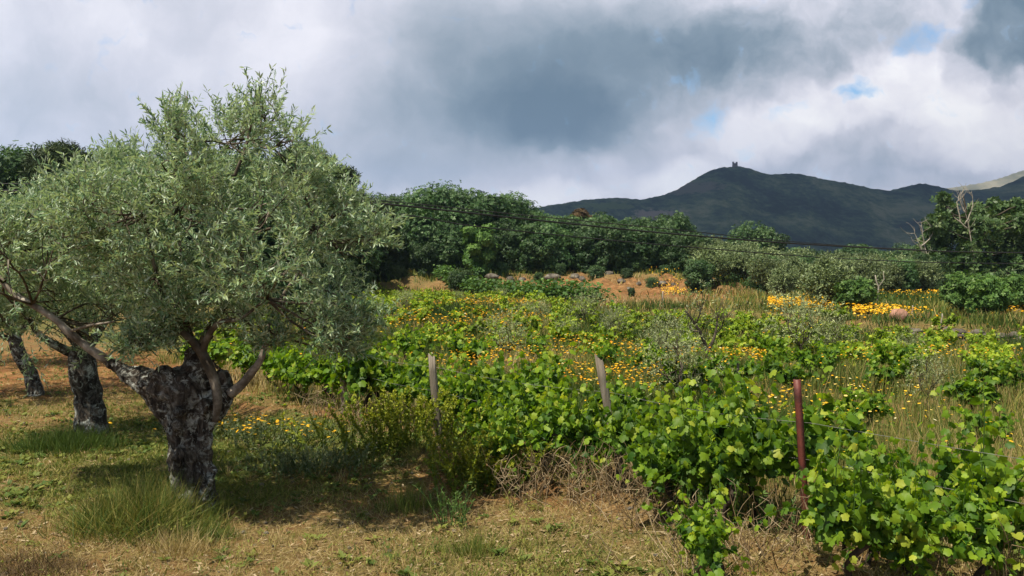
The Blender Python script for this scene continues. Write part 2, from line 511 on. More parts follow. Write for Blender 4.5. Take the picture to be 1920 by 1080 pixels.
def ground_mat():
    m, N, L = mat('vineyard_soil')
    tc = N.new('ShaderNodeTexCoord'); vec = tc.outputs['Object']
    soil = ramp_node(N, [(.34, (.065, .028, .013)), (.48, (.18, .080, .032)), (.60, (.30, .150, .062)), (.75, (.42, .27, .14))])
    L.new(tex(N, L, 3.2, 9, .7, vec=vec), soil.inputs[0])
    straw = ramp_node(N, [(.36, (.07, .045, .02)), (.52, (.19, .13, .055)), (.66, (.38, .30, .155))])
    L.new(tex(N, L, 38, 6, .75, vec=vec), straw.inputs[0])
    green = ramp_node(N, [(.3, (.035, .05, .012)), (.6, (.10, .13, .03)), (.8, (.18, .19, .05))])
    L.new(tex(N, L, 30, 6, .7, vec=vec), green.inputs[0])
    at1 = N.new('ShaderNodeAttribute'); at1.attribute_name = 'dry'
    at2 = N.new('ShaderNodeAttribute'); at2.attribute_name = 'green'

    def mask(at_, sc_, k):
        a = N.new('ShaderNodeMath'); a.operation = 'SUBTRACT'; L.new(tex(N, L, sc_, 7, .7, vec=vec), a.inputs[0]); a.inputs[1].default_value = .5
        b = N.new('ShaderNodeMath'); b.operation = 'MULTIPLY_ADD'; L.new(a.outputs[0], b.inputs[0]); b.inputs[1].default_value = k
        b.use_clamp = True; L.new(at_.outputs['Fac'], b.inputs[2])
        return b.outputs[0]
    m1 = N.new('ShaderNodeMix'); m1.data_type = 'RGBA'; L.new(mask(at1, 5, 2.2), m1.inputs['Factor'])
    L.new(soil.outputs[0], m1.inputs['A']); L.new(straw.outputs[0], m1.inputs['B'])
    m2 = N.new('ShaderNodeMix'); m2.data_type = 'RGBA'; L.new(mask(at2, 4, 2.0), m2.inputs['Factor'])
    L.new(m1.outputs['Result'], m2.inputs['A']); L.new(green.outputs[0], m2.inputs['B'])
    p = N.new('ShaderNodeBsdfPrincipled'); p.inputs['Roughness'].default_value = .95; p.inputs['Specular IOR Level'].default_value = .1
    L.new(m2.outputs['Result'], p.inputs['Base Color'])
    b = N.new('ShaderNodeBump'); b.inputs['Strength'].default_value = .9; b.inputs['Distance'].default_value = .03
    L.new(tex(N, L, 22, 8, .75, vec=vec), b.inputs['Height']); L.new(b.outputs[0], p.inputs['Normal'])
    o = N.new('ShaderNodeOutputMaterial'); L.new(p.outputs[0], o.inputs[0])
    return m


# ------------------------------------------------------------------ region masks on the ground
def ell(x, y, cx, cy, rx, ry):
    return np.clip(1.25 - ((x - cx) / rx) ** 2 - ((y - cy) / ry) ** 2, 0, 1)


def green_amount(x, y):
    s = side(x, y); r = np.hypot(x, y)
    n = fbm(x * .7 + 4, y * .7 + 1, 3)
    terrace = .04 + 1.4 * ell(x, y, -3.3, 8.0, 2.9, 2.0) + .2 * ell(x, y, -1.4, 6.6, 1.0, .7) + .45 * ell(x, y, -5, 11, 2.5, 1.2) + .35 * ell(x, y, 0.3, 5.1, 1.3, .7)
    field = .50 + .25 * (n - .5) * 3
    far_soil = ell(x, y, 3.4, 49, 12, 13) * 1.4
    g = np.where(s > .3, field, terrace) - far_soil
    g = np.where((s <= .3) & (y > 12), .12, g)
    return np.clip(g, 0, 1) * np.clip(.5 + 1.6 * (n - .3), 0, 1.2)


def dry_amount(x, y):
    s = side(x, y)
    n = fbm(x * .5 + 40, y * .5 + 11, 3)
    d = np.where(s > 0, .75, .45) + (n - .5) * 1.0
    d = d - ell(x, y, -6.5, 15, 4, 3.5) * .9 + .55 * ell(x, y, -.8, 5.0, 3.4, 1.3)
    return np.clip(d - .45 * ell(x, y, 3.4, 49, 12, 13), 0, 1)


# ------------------------------------------------------------------ ground sheet
def build_ground():
    fine = np.radians(np.linspace(-50, 50, 420))
    coarse = np.radians(np.linspace(50, 310, 60))[1:-1]
    az = np.concatenate([fine, coarse])
    rr = [0.0, .6]
    while rr[-1] < 3200: rr.append(rr[-1] * (1.022 if rr[-1] < 70 else 1.06))
    rr = np.array(rr[1:])
    A, R = np.meshgrid(az, rr)
    X = R * np.sin(A); Y = R * np.cos(A)
    Z = height(X, Y)
    Z = np.where(R > 200, Z * np.clip((900 - R) / 700, 0, 1), Z)
    V = np.stack([X, Y, Z], -1).reshape(-1, 3)
    n, m = len(rr), len(az)
    i = np.arange(n - 1)[:, None] * m; j = np.arange(m)[None]; j2 = (j + 1) % m
    q = np.stack([i + j, i + m + j, i + m + j2, i + j2], -1).reshape(-1, 4)[:, ::-1]
    V = np.vstack([V, [[0, 0, hz(0, 0)]]])
    c = len(V) - 1
    tri = np.stack([np.arange(m), (np.arange(m) + 1) % m, np.full(m, c)], -1)
    g = Geo(); g.v.append(V.astype(np.float32)); g.n = len(V); g.r.append(np.zeros(len(V), np.float32))
    g.f += [q, tri[:, ::-1]]; g.mi += [np.zeros(len(q), np.int32), np.zeros(len(tri), np.int32)]
    me = g.mesh('ground', ground_mat(), smooth=True)
    for nm, fn in (('dry', dry_amount), ('green', green_amount)):
        a = me.attributes.new(nm, 'FLOAT', 'POINT'); a.data.foreach_set('value', fn(V[:, 0], V[:, 1]).astype(np.float32))
    # make sure the faces look up
    if me.polygons[5000].normal.z < 0: me.flip_normals()
    tag(link('ground', me), kind='structure')


build_ground()


# ------------------------------------------------------------------ mountains
def mountain(name, prof, y0, yr, y1, mt, nx=520, ny=200, amp=1.0, seed=0):
    px = np.linspace(prof[0][0], prof[-1][0], nx)
    py = np.interp(px, [p[0] for p in prof], [p[1] for p in prof])
    H = (500 - py) / F * yr + EYE
    t = np.linspace(0, 1, ny)
    Y = y0 + (y1 - y0) * t
    PX, YY = np.meshgrid(px, Y)
    X = (PX - 960) / F * YY
    k = (YY - y0) / (yr - y0)
    prof_s = np.where(k < 1, np.clip(k, 0, 1) ** 1.25, 1 - .45 * ((YY - yr) / (y1 - yr)) ** 1.2)
    Z = H[None] * prof_s - 6 * (k <= 0)
    gul = (fbm(PX * .016 + seed, YY * .003 + seed, 4) - .5) + .05 * (fbm(X * .012 + seed, YY * .012, 3) - .5)
    Z = Z + gul * 50 * amp * np.clip(k, 0, 1) * np.clip(1.0 - k, 0, 1) * 2.2
    Z = Z + (fbm(X * .03, YY * .03, 3) - .5) * 3 * amp * np.clip(k * 3, 0, 1) * np.where(k < .97, 1, .35)
    Z = Z + (rng.random(Z.shape) - .5) * 2.0 * amp * np.clip(k * 2, 0, 1)
    V = np.stack([X, YY, Z], -1).reshape(-1, 3)
    i = np.arange(ny - 1)[:, None] * nx; j = np.arange(nx - 1)[None]
    q = np.stack([i + j, i + j + 1, i + nx + j + 1, i + nx + j], -1).reshape(-1, 4)
    g = Geo(); g.add(V, q)
    o = link(name, g.mesh(name, mt, smooth=True)); tag(o, kind='structure')
    return o


def mountain_mat(name, stops, s1=.012, s2=.09, rockc=(.22, .20, .17), rock_pos=()):
    m, N, L = mat(name)
    t = N.new('ShaderNodeTexCoord'); vec = t.outputs['Object']
    mp = N.new('ShaderNodeMapping'); mp.inputs['Scale'].default_value = (1, .22, 1.6); L.new(vec, mp.inputs[0])
    f1 = tex(N, L, s1, 6, .6, vec=mp.outputs[0]); f2 = tex(N, L, s2, 5, .7, vec=mp.outputs[0])
    ad = N.new('ShaderNodeMath'); ad.operation = 'MULTIPLY_ADD'; L.new(f2, ad.inputs[0]); ad.inputs[1].default_value = .55; L.new(f1, ad.inputs[2])
    sb = N.new('ShaderNodeMath'); sb.operation = 'SUBTRACT'; L.new(ad.outputs[0], sb.inputs[0]); sb.inputs[1].default_value = .275
    r = ramp_node(N, stops); L.new(sb.outputs[0], r.inputs[0])
    col = r.outputs[0]
    for (c, rad, cc) in rock_pos:
        d = N.new('ShaderNodeVectorMath'); d.operation = 'SUBTRACT'; L.new(vec, d.inputs[0]); d.inputs[1].default_value = c
        sc_ = N.new('ShaderNodeVectorMath'); sc_.operation = 'DIVIDE'; L.new(d.outputs[0], sc_.inputs[0]); sc_.inputs[1].default_value = rad
        ln = N.new('ShaderNodeVectorMath'); ln.operation = 'LENGTH'; L.new(sc_.outputs[0], ln.inputs[0])
        k = N.new('ShaderNodeMath'); k.operation = 'MULTIPLY_ADD'; L.new(f2, k.inputs[0]); k.inputs[1].default_value = 2.2; k.inputs[2].default_value = -.1
        k2 = N.new('ShaderNodeMath'); k2.operation = 'SUBTRACT'; L.new(k.outputs[0], k2.inputs[0]); L.new(ln.outputs['Value'], k2.inputs[1])
        k3 = N.new('ShaderNodeMath'); k3.operation = 'MULTIPLY'; k3.use_clamp = True; L.new(k2.outputs[0], k3.inputs[0]); k3.inputs[1].default_value = 3
        mx = N.new('ShaderNodeMix'); mx.data_type = 'RGBA'; L.new(k3.outputs[0], mx.inputs['Factor'])
        L.new(col, mx.inputs['A']); mx.inputs['B'].default_value = (*cc, 1); col = mx.outputs['Result']
    p = N.new('ShaderNodeBsdfPrincipled'); p.inputs['Roughness'].default_value = 1; p.inputs['Specular IOR Level'].default_value = 0
    L.new(col, p.inputs['Base Color'])
    b = N.new('ShaderNodeBump'); b.inputs['Strength'].default_value = .8; b.inputs['Distance'].default_value = 4
    L.new(tex(N, L, .12, 5, .7, vec=mp.outputs[0]), b.inputs['Height']); L.new(b.outputs[0], p.inputs['Normal'])
    o = N.new('ShaderNodeOutputMaterial'); L.new(p.outputs[0], o.inputs[0])
    return m


PROF = [(200, 470), (600, 440), (860, 420), (960, 403), (1000, 390), (1060, 381), (1100, 374), (1150, 371), (1200, 374), (1225, 370), (1243, 366), (1262, 359), (1285, 345),
        (1310, 331), (1330, 321), (1352, 314), (1368, 313), (1388, 312), (1400, 315), (1430, 326), (1452, 327), (1485, 325), (1500, 327),
        (1550, 337), (1600, 346), (1640, 355), (1665, 358), (1700, 349), (1725, 344), (1750, 348), (1775, 355), (1800, 358), (1840, 355),
        (1873, 350), (1893, 342), (1920, 329), (1980, 305), (2100, 290), (2400, 330), (2800, 420)]
YR = 1500
mm = mountain_mat('scrub_mountain', [(.36, (.016, .032, .020)), (.47, (.045, .082, .046)), (.56, (.09, .135, .065)), (.68, (.20, .22, .13))],
                  rock_pos=[(tuple(at(1245, 400, 1300)), (40, 900, 15), (.26, .22, .19)), (tuple(at(1150, 379, 1350)), (60, 900, 9), (.10, .15, .05)),
                            (tuple(at(1310, 345, 1380)), (50, 900, 14), (.13, .13, .10))])
mountain('mountain', PROF, 950, YR, 2500, mm)
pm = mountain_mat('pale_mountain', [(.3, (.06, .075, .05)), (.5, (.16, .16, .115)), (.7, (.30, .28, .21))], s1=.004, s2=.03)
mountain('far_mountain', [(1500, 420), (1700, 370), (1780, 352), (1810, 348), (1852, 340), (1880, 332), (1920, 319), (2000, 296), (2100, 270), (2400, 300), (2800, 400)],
         2350, 2800, 3400, pm, nx=260, ny=80, amp=1.6, seed=5)


def shade_cloud():
    # unseen cloud slab above the frame, added and shaped to shade the mountain
    g = np.random.default_rng(12); G = Geo()
    n, m = 40, 90
    th = np.linspace(0.02, math.pi - .02, n)[:, None]; ph = np.linspace(0, 2 * math.pi, m, endpoint=False)[None]
    d = np.stack([np.sin(th) * np.cos(ph), np.sin(th) * np.sin(ph), np.cos(th) + 0 * ph], -1)
    r = .72 + .55 * fbm(d[..., 0] * 2.2 + 5, d[..., 1] * 2.2 + d[..., 2] * 1.5 + 5, 4)
    V = d * r[..., None] * np.array([2000, 1000, 190]); V[..., 2] = np.maximum(V[..., 2], -60 + 25 * fbm(V[..., 0] * .01, V[..., 1] * .01, 3))
    i = np.arange(n - 1)[:, None] * m; j = np.arange(m)[None]; j2 = (j + 1) % m
    G.add(V.reshape(-1, 3), np.stack([i + j, i + m + j, i + m + j2, i + j2], -1).reshape(-1, 4))
    cm = noise_mat('shade_cloud_white', [(.3, (.75, .76, .78)), (.7, (.85, .85, .86))], .01, bump=.2, bdist=5)
    tag(link('shade_cloud', G.mesh('shade_cloud', cm, True), loc=(1150, 860, 1080)), kind='structure')


shade_cloud()


# castle ruin on the summit
def castle():
    c = at(1378, 312, YR)
    base = Vector((c[0], c[1], c[2] - 2.5))
    m = noise_mat('castle_stone', [(.3, (.10, .09, .085)), (.7, (.20, .185, .17))], .6, bump=.6, bdist=.3)
    dk = noise_mat('window_shade', [(.3, (.02, .02, .02)), (.7, (.04, .04, .04))], 2, bump=.1)
    t = empty('castle_tower', base)
    tag(t, 'small ruined castle tower alone on the mountain summit', 'tower')
    g = Geo(); g.box((0, 0, 4), (7.4, 6, 8)); g.box((0, -3.2, 2.5), (2.2, .5, 5)); link('wall', g.mesh('wall', m), t)
    for sx, hh in ((-1, 9.6), (1, 9.3)):
        g = Geo(); g.tube([(sx * 3.2, 0, 0), (sx * 3.1, 0, 3), (sx * 3.0, 0, hh)], [1.9, 1.7, 1.6], 10)
        tw = link('turret', g.mesh('turret', m), t)
        g = Geo()
        for k in range(6):
            a = k * math.pi / 3; g.box((sx * 3.0 + 1.3 * math.cos(a), 1.3 * math.sin(a), hh + .55), (.7, .7, .9))
        link('battlement', g.mesh('battlement', m), tw)
    g = Geo(); g.box((0, -3.05, 5.8), (.8, .2, 1.6)); link('window', g.mesh('window', dk), t)


castle()

# ------------------------------------------------------------------ leaf templates
DIA = (np.array([[0, 0, 0], [.5, .45, .12], [0, 1, 0], [-.5, .45, .12]]), np.array([[0, 1, 2], [0, 2, 3]]))
OLV = (np.array([[0, 0, 0], [.11, .3, .02], [.1, .65, .02], [0, 1, -.03], [-.1, .65, .02], [-.11, .3, .02]]), np.array([[0, 1, 2, 3], [0, 3, 4, 5]]))


def _spray(n, seed, w=.4):
    g = np.random.default_rng(seed); V = []; Fc = []
    for k in range(n):
        a = 2 * math.pi * k / n + g.random() * .8; l = .55 + .45 * g.random(); up = g.random() * .5 - .1
        d = np.array([math.cos(a), math.sin(a), up]); s = np.array([-math.sin(a), math.cos(a), g.random() - .5]) * w * .5
        o = d * .08
        V += [o, o + d * l * .5 + s, o + d * l, o + d * l * .5 - s]
        b = 4 * k; Fc.append([b, b + 1, b + 2, b + 3])
    return np.array(V), np.array(Fc)


SPRAY = _spray(5, 1, .5)
NEEDLES = _spray(9, 2, .12)


def _vine_leaf():
    half = [(.22, -.17), (.47, -.10), (.59, .10), (.50, .24), (.63, .42), (.52, .64), (.34, .64), (.22, .85)]
    out = [(0, 0)] + half + [(0, 1.0)] + [(-x, y) for x, y in half[::-1]]
    V = [(0, .28, 0)] + [(x, y, 0) for x, y in out]
    V = np.array(V, float)
    V[:, 2] = .10 - .50 * np.abs(V[:, 0]) ** 1.4 - .34 * np.clip(V[:, 1], 0, 1) ** 2 + .05 * np.sin(V[:, 0] * 14) * (np.abs(V[:, 0]) > .3)
    V[0, 2] = .05
    n = len(out)
    return V, np.array([[0, 1 + i, 1 + (i + 1) % n] for i in range(n)])


VLEAF = _vine_leaf()
VLEAF_M = (np.array([[0, .3, .06], [0, 0, 0], [.42, -.12, -.05], [.6, .38, -.12], [.25, .62, -.02], [0, 1, -.15], [-.25, .62, -.02], [-.6, .38, -.12], [-.42, -.12, -.05]]),
           np.array([[0, i, i + 1] for i in range(1, 8)] + [[0, 8, 1]]))
DAISY = (np.vstack([[[0, 0, .004]], [[math.cos(a) * (1 if k % 2 else .72), math.sin(a) * (1 if k % 2 else .72), 0] for k, a in enumerate(np.linspace(0, 2 * np.pi, 12, endpoint=False))]]),
         np.array([[0, i, i % 12 + 1] for i in range(1, 13)]))
BLADE = (np.array([[-.5, 0, 0], [.5, 0, 0], [.38, .5, .06], [-.38, .5, .06], [0, 1, .28]]), np.array([[0, 1, 2], [0, 2, 3], [3, 2, 4]]))


def curve_pts(a, b, n, bend, g):
    a = np.asarray(a, float); b = np.asarray(b, float)
    t = np.linspace(0, 1, n)[:, None]
    p = a + (b - a) * t
    off = g.normal(size=3) * bend * np.linalg.norm(b - a)
    return p + off * np.sin(np.pi * t) + np.cumsum(g.normal(size=(n, 3)) * bend * .12 * np.linalg.norm(b - a), 0) * np.sin(np.pi * t)


def smooth_path(pts, rad, k=6):
    pts = np.asarray(pts, float); rad = np.asarray(rad, float)
    n = len(pts); t = np.linspace(0, n - 1, (n - 1) * k + 1)
    P = []
    for x in t:
        i = min(int(x), n - 2); f = x - i
        p0 = pts[max(i - 1, 0)]; p1 = pts[i]; p2 = pts[i + 1]; p3 = pts[min(i + 2, n - 1)]
        P.append(.5 * ((2 * p1) + (-p0 + p2) * f + (2 * p0 - 5 * p1 + 4 * p2 - p3) * f * f + (-p0 + 3 * p1 - 3 * p2 + p3) * f ** 3))
    return np.array(P), np.interp(t, range(n), rad)


# ------------------------------------------------------------------ olive foliage
def olive_twigs(gt, gl, starts, dirs, lens, per, leaf, g, rbase=.0016, mi_l=0, wid=1.0):
    """twigs (tubes in gt) carrying pairs of leaves (in gl)"""
    n = len(starts)
    d = dirs / np.linalg.norm(dirs, axis=1)[:, None]
    bend = unit(n, g) * .35 + np.array([0, 0, -.10])
    K = 5
    t = np.linspace(0, 1, K)
    C = starts[:, None] + lens[:, None, None] * (d[:, None] * t[None, :, None] + bend[:, None] * (t ** 2)[None, :, None] * .5)
    if gt is not None:
        a = np.cross(d, [.3, .2, .9]); a /= np.linalg.norm(a, axis=1)[:, None]; b = np.cross(d, a)
        th = np.array([0, 2.09, 4.19]); rad = rbase * (1.25 - t)
        ring = np.cos(th)[None, :, None] * a[:, None] + np.sin(th)[None, :, None] * b[:, None]
        V = C[:, :, None] + rad[None, :, None, None] * ring[:, None]
        base = (np.arange(n) * K * 3)[:, None, None]
        i = (np.arange(K - 1) * 3)[None, :, None]; j = np.arange(3)[None, None]; j2 = (j + 1) % 3
        q = np.stack([base + i + j, base + i + j2, base + i + 3 + j2, base + i + 3 + j], -1).reshape(-1, 4)
        gt.add(V.reshape(-1, 3), q)
    # leaves
    m = per
    tt = (np.arange(m)[None] + g.random((n, m))) / m
    tt = .12 + .9 * tt
    P = starts[:, None] + lens[:, None, None] * (d[:, None] * tt[..., None] + bend[:, None] * (tt ** 2)[..., None] * .5)
    T = d[:, None] + bend[:, None] * tt[..., None]
    sidev = unit(n * m, g).reshape(n, m, 3)
    D = T / np.linalg.norm(T, axis=2)[..., None] * .75 + sidev * .85
    D = D.reshape(-1, 3)
    up = unit(n * m, g) * .75 + np.array([0, 0, .75])
    R = frames(D, up)
    S = leaf * (.65 + .55 * g.random(n * m))
    base_r = np.repeat(g.random(n), m)
    rnd = np.clip(.55 * base_r + .45 * g.random(n * m), 0, 1)
    gl.stamp(OLV[0] * [wid, 1, 1], OLV[1], P.reshape(-1, 3), R, S, rnd, mi_l)


def puff_points(c, r, n, g, shell=.5):
    u = unit(n, g)
    rr = (shell + (1 - shell) * g.random(n)) ** .7
    return c + u * rr[:, None] * r, u


# ---- generic olive tree
def make_olive(seed, H, R, ntwig, leaf, trunk_r, name='olive_tree', lmat='olive', per=18, wid=1.0, lean=0.0, fork=.42, bark='olive_bark', sparse=False, squat=.8, twl=.3):
    g = np.random.default_rng(seed)
    t = empty(name, (0, 0, 0))
    gb = Geo(); gl = Geo(); gt = Geo()
    fk = np.array([lean, 0, H * fork])
    p, r = smooth_path([(0, 0, -.08), (lean * .35, .03, H * fork * .35), (lean * .7, -.03, H * fork * .7), fk], [trunk_r * 1.25, trunk_r * .95, trunk_r * .95, trunk_r * .85], 4)
    p = p + g.normal(size=p.shape) * trunk_r * .04
    gb.tube(p, r, 9)
    npf = 9 if not sparse else 7
    for k in range(npf):
        a = 2 * math.pi * k / npf + g.random() * .6
        rr = R * (.35 + .5 * g.random()) if k else 0
        c = np.array([lean + math.cos(a) * rr, math.sin(a) * rr, H * fork + (H * (1 - fork)) * (.30 + .45 * g.random() + (.15 if k == 0 else 0))])
        pr = R * (.42 + .2 * g.random())
        q = curve_pts(fk - [0, 0, .1 * g.random()], c, 7, .12, g)
        gb.tube(q, np.linspace(trunk_r * .42, .006, 7), 5)
        m = ntwig // npf
        pts, u = puff_points(c, np.array([pr, pr, pr * squat]), m, g, .25)
        for kk in range(4):
            qq = curve_pts(q[3 + kk % 3], pts[kk], 5, .1, g); gb.tube(qq, np.linspace(.008, .003, 5), 4)
        olive_twigs(gt if trunk_r > .03 else None, gl, pts, u + np.array([0, 0, .55]), twl * (.6 + .8 * g.random(m)), per, leaf, g, wid=wid)
    link('trunk', gb.mesh('trunk', M[bark], True), t)
    cr = link('crown', gl.mesh('crown', M[lmat]), t)
    if gt.n:
        link('twigs', gt.mesh('twigs', M['twig']), t)
    return t


# ------------------------------------------------------------------ the big olive tree
def hero_olive():
    D0 = 6.15
    g = np.random.default_rng(11)
    bx, by = at(362, 985, D0)[:2]
    zb = hz(bx, by)
    t = empty('olive_tree', (bx, by, zb))
    tag(t, 'large pollarded olive tree with a thick lichen spotted trunk and full silvery crown', 'tree')
    org = np.array([bx, by, zb])
    k = D0 / F

    def P(px, py, dd=0): return at(px, py, D0 + dd) - org
    tr = Geo()

    def limb(lst, sides=14, geo=tr, kk=5):
        pts = [P(a[0], a[1], a[3] if len(a) > 3 else 0) for a in lst]
        p, r = smooth_path(pts, [a[2] * k for a in lst], kk)
        geo.tube(p, r, sides)
    limb([(366, 1000, 50), (362, 960, 42), (360, 900, 36), (356, 850, 37), (354, 800, 39), (353, 760, 45), (352, 725, 49), (357, 700, 36)], 18)
    limb([(392, 1000, 20, -.05), (390, 950, 15, -.08), (386, 880, 12, -.1), (384, 800, 14, -.1), (390, 760, 20, -.08)])
    limb([(335, 1000, 22, -.08), (340, 950, 14, -.09), (335, 880, 12, -.1), (328, 800, 13, -.12)])
    limb([(345, 790, 38), (322, 755, 37), (296, 728, 33), (268, 712, 24), (244, 700, 16), (222, 688, 11), (205, 679, 10.5)])
    limb([(385, 770, 34, .03), (405, 740, 33, .05), (414, 715, 24, .05), (420, 702, 13, .03)])
    limb([(365, 740, 44, .03), (368, 705, 38, .03), (372, 680, 26, .03), (366, 655, 18, .03)])
    limb([(320, 740, 26, -.08), (305, 700, 20, -.1), (300, 690, 10, -.1)])
    for i in range(16):
        a = g.random() * 6.28; zz = 720 + g.random() * 250
        limb([(356 + 40 * math.cos(a), zz, 4 + 7 * g.random(), .15 * math.sin(a) - .05), (356 + 48 * math.cos(a), zz + 8, 5 + 9 * g.random(), .17 * math.sin(a) - .06), (354 + 40 * math.cos(a), zz + 26, 4, .15 * math.sin(a) - .05)], 8)
    o = link('trunk', tr.mesh('trunk', M['olive_bark'], True), t)
    rm = o.modifiers.new('remesh', 'REMESH'); rm.mode = 'VOXEL'; rm.voxel_size = .011; rm.use_smooth_shade = True
    for sz, st in ((.13, .055), (.035, .030)):
        tx = bpy.data.textures.new('bark_relief', 'CLOUDS'); tx.noise_scale = sz; tx.noise_depth = 3
        dm = o.modifiers.new('relief', 'DISPLACE'); dm.texture = tx; dm.strength = st; dm.mid_level = .5; dm.texture_coords = 'LOCAL'
    # branches: each one a part
    B = [
        [(232, 694, 12), (205, 678, 10.5, .02), (170, 655, 9, .0), (150, 640, 8.5), (128, 622, 8, -.02), (105, 600, 7, -.03), (62, 572, 6.5, -.05), (30, 553, 6), (8, 532, 5.5), (-30, 480, 4.5, .05), (-60, 430, 3)],
        [(432, 738, 14, -.02), (452, 722, 12, -.04), (472, 698, 11, -.06), (488, 676, 9, -.08), (496, 650, 7.5, -.08), (500, 620, 6, -.05), (520, 570, 5), (560, 510, 4), (590, 450, 3)],
        [(404, 790, 8, -.22), (408, 752, 11, -.24), (402, 715, 12, -.22), (388, 680, 13, -.2), (374, 655, 12, -.18), (350, 630, 9, -.18), (322, 606, 8, -.2), (305, 585, 6, -.22), (300, 540, 5, -.25), (285, 480, 4, -.3), (270, 400, 3, -.3)],
        [(380, 662, 10, -.18), (386, 640, 9, -.2), (400, 615, 8, -.22), (418, 602, 6, -.25), (450, 598, 4, -.3), (500, 560, 3, -.4)],
        [(368, 655, 9, .0), (350, 610, 8, .05), (340, 560, 7, .1), (345, 500, 6, .1), (330, 430, 5, .15), (335, 350, 4, .1), (345, 270, 3), (350, 180, 2)],
        [(372, 655, 11, .05), (395, 610, 9, .08), (418, 578, 9, .1), (426, 550, 8.5, .1), (420, 510, 8, .08), (412, 475, 7.5, .05), (408, 440, 6.5), (416, 390, 5.5), (440, 330, 4.5), (465, 260, 3.5), (480, 170, 2)],
        [(414, 480, 5), (450, 455, 4, -.1), (500, 430, 3.5, -.2), (560, 420, 3, -.3)],
        [(345, 520, 5, .1), (310, 470, 4.5, .2), (260, 420, 4, .3), (200, 390, 3, .4)],
        [(128, 622, 4, -.02), (170, 610, 3, -.1), (215, 603, 2, -.15)],
    ]
    for ib, b in enumerate(B):
        gb = Geo(); limb([(q_[0], q_[1], q_[2] * (.74 if ib else .9)) + tuple(q_[3:]) for q_ in b], 8, gb, 5)
        link('branch', gb.mesh('branch', M['pale_bark' if ib in (0, 1, 8) else 'young_bark'], True), t)
    # crown
    puffs = [(350, 420, 150), (200, 430, 140), (100, 450, 120), (20, 490, 110), (-40, 520, 80), (500, 400, 130), (590, 430, 100), (650, 480, 70), (440, 280, 90), (482, 215, 62), (540, 262, 48),
             (330, 300, 80), (320, 245, 42), (250, 320, 60), (150, 375, 70), (70, 400, 60), (620, 560, 75), (680, 590, 48), (560, 590, 50), (215, 590, 75), (110, 560, 80), (290, 520, 90), (430, 510, 80),
             (20, 590, 60), (360, 330, 90), (640, 390, 52), (560, 330, 50), (250, 640, 45), (500, 500, 90), (640, 640, 35), (690, 440, 28), (410, 340, 80), (330, 570, 50), (170, 620, 45), (0, 430, 60), (600, 340, 35), (600, 625, 62), (665, 630, 58), (550, 600, 60), (250, 655, 48), (300, 640, 44), (60, 620, 60), (180, 640, 50), (0, 640, 50), (700, 590, 45), (425, 600, 46), (505, 645, 36), (350, 610, 46), (470, 590, 50), (395, 560, 50), (655, 655, 40)]
    gl = Geo(); gt = Geo(); gbr = Geo()
    nodes = [P(*(q[:2] + (q[3:4] or (0,)))) for b in B[:8] for q in b[5:]]
    nodes = np.array(nodes)
    for (px, py, pr) in puffs:
        frac = pr / 100
        ncopy = 3 if pr > 60 else 2
        for c in range(ncopy):
            half = 1.15 * min(1, .45 + pr / 150)
            dd = ((c + g.random()) / ncopy * 2 - 1) * half * (.9 if pr > 60 else .45)
            if px < 240 and py > 530: dd = abs(dd) + .18
            # keep the outline: place along the same direction from the trunk axis, thinner towards front and back
            cen = at(px + g.normal() * 8, py + g.normal() * 6, D0 + dd) - org
            rm_ = max(pr - 26, 14) * k * (1 - .25 * abs(dd) / 1.2)
            n = int(1500 * ((rm_ + .1) ** 2) / ncopy * 1.9)
            n = max(n, 20)
            pts, u = puff_points(cen, rm_, n, g, .30)
            pk = fbm((pts[:, 0] + org[0]) * 4.5 + 3, (pts[:, 2] + pts[:, 1] * .7) * 4.5, 2) > .455
            pts, u = pts[pk], u[pk]; n = len(pts)
            if n < 6: continue
            dr = u * .9 + np.array([0, 0, .6]) + (cen / (np.linalg.norm(cen) + 1e-6)) * .2
            olive_twigs(gt, gl, pts, dr, .17 * (.5 + g.random(n)), 20, .047, g)
            j = np.argmin(np.linalg.norm(nodes - cen, axis=1))
            q = curve_pts(nodes[j], cen, 8, .07, g); gbr.tube(q, np.linspace(.010, .004, 8), 5)
            for e in range(5):
                qq = curve_pts(q[4 + e % 4], pts[e], 5, .12, g); gbr.tube(qq, np.linspace(.006, .002, 5), 4)
    # stray upright shoots above the outline
    st = [(335, 200, 60), (350, 190, 55), (365, 200, 50), (300, 250, 50), (250, 265, 55), (480, 180, 50), (465, 190, 45), (495, 175, 40), (560, 230, 40), (590, 280, 45), (690, 400, 35),
          (640, 340, 30), (205, 290, 35), (165, 300, 35), (600, 310, 30), (105, 350, 40), (60, 380, 40), (705, 380, 30), (345, 170, 40)]
    sp = np.array([P(a, b + c * .7, g.normal() * .2) for a, b, c in st]); n = len(sp)
    dr = np.array([0, 0, 1.0]) + unit(n, g) * .25
    for rep in range(3):
        olive_twigs(gt, gl, sp + g.normal(size=sp.shape) * .03, dr + unit(n, g) * .15, np.array([c for *_, c in st]) * k * 1.0, 14, .046, g)
    cr = link('crown', gl.mesh('crown', M['olive']), t)
    link('twigs', gt.mesh('twigs', M['twig']), t)
    link('limbs', gbr.mesh('limbs', M['young_bark'], True), t)
    print('hero leaves', gl.n // 6)


hero_olive()

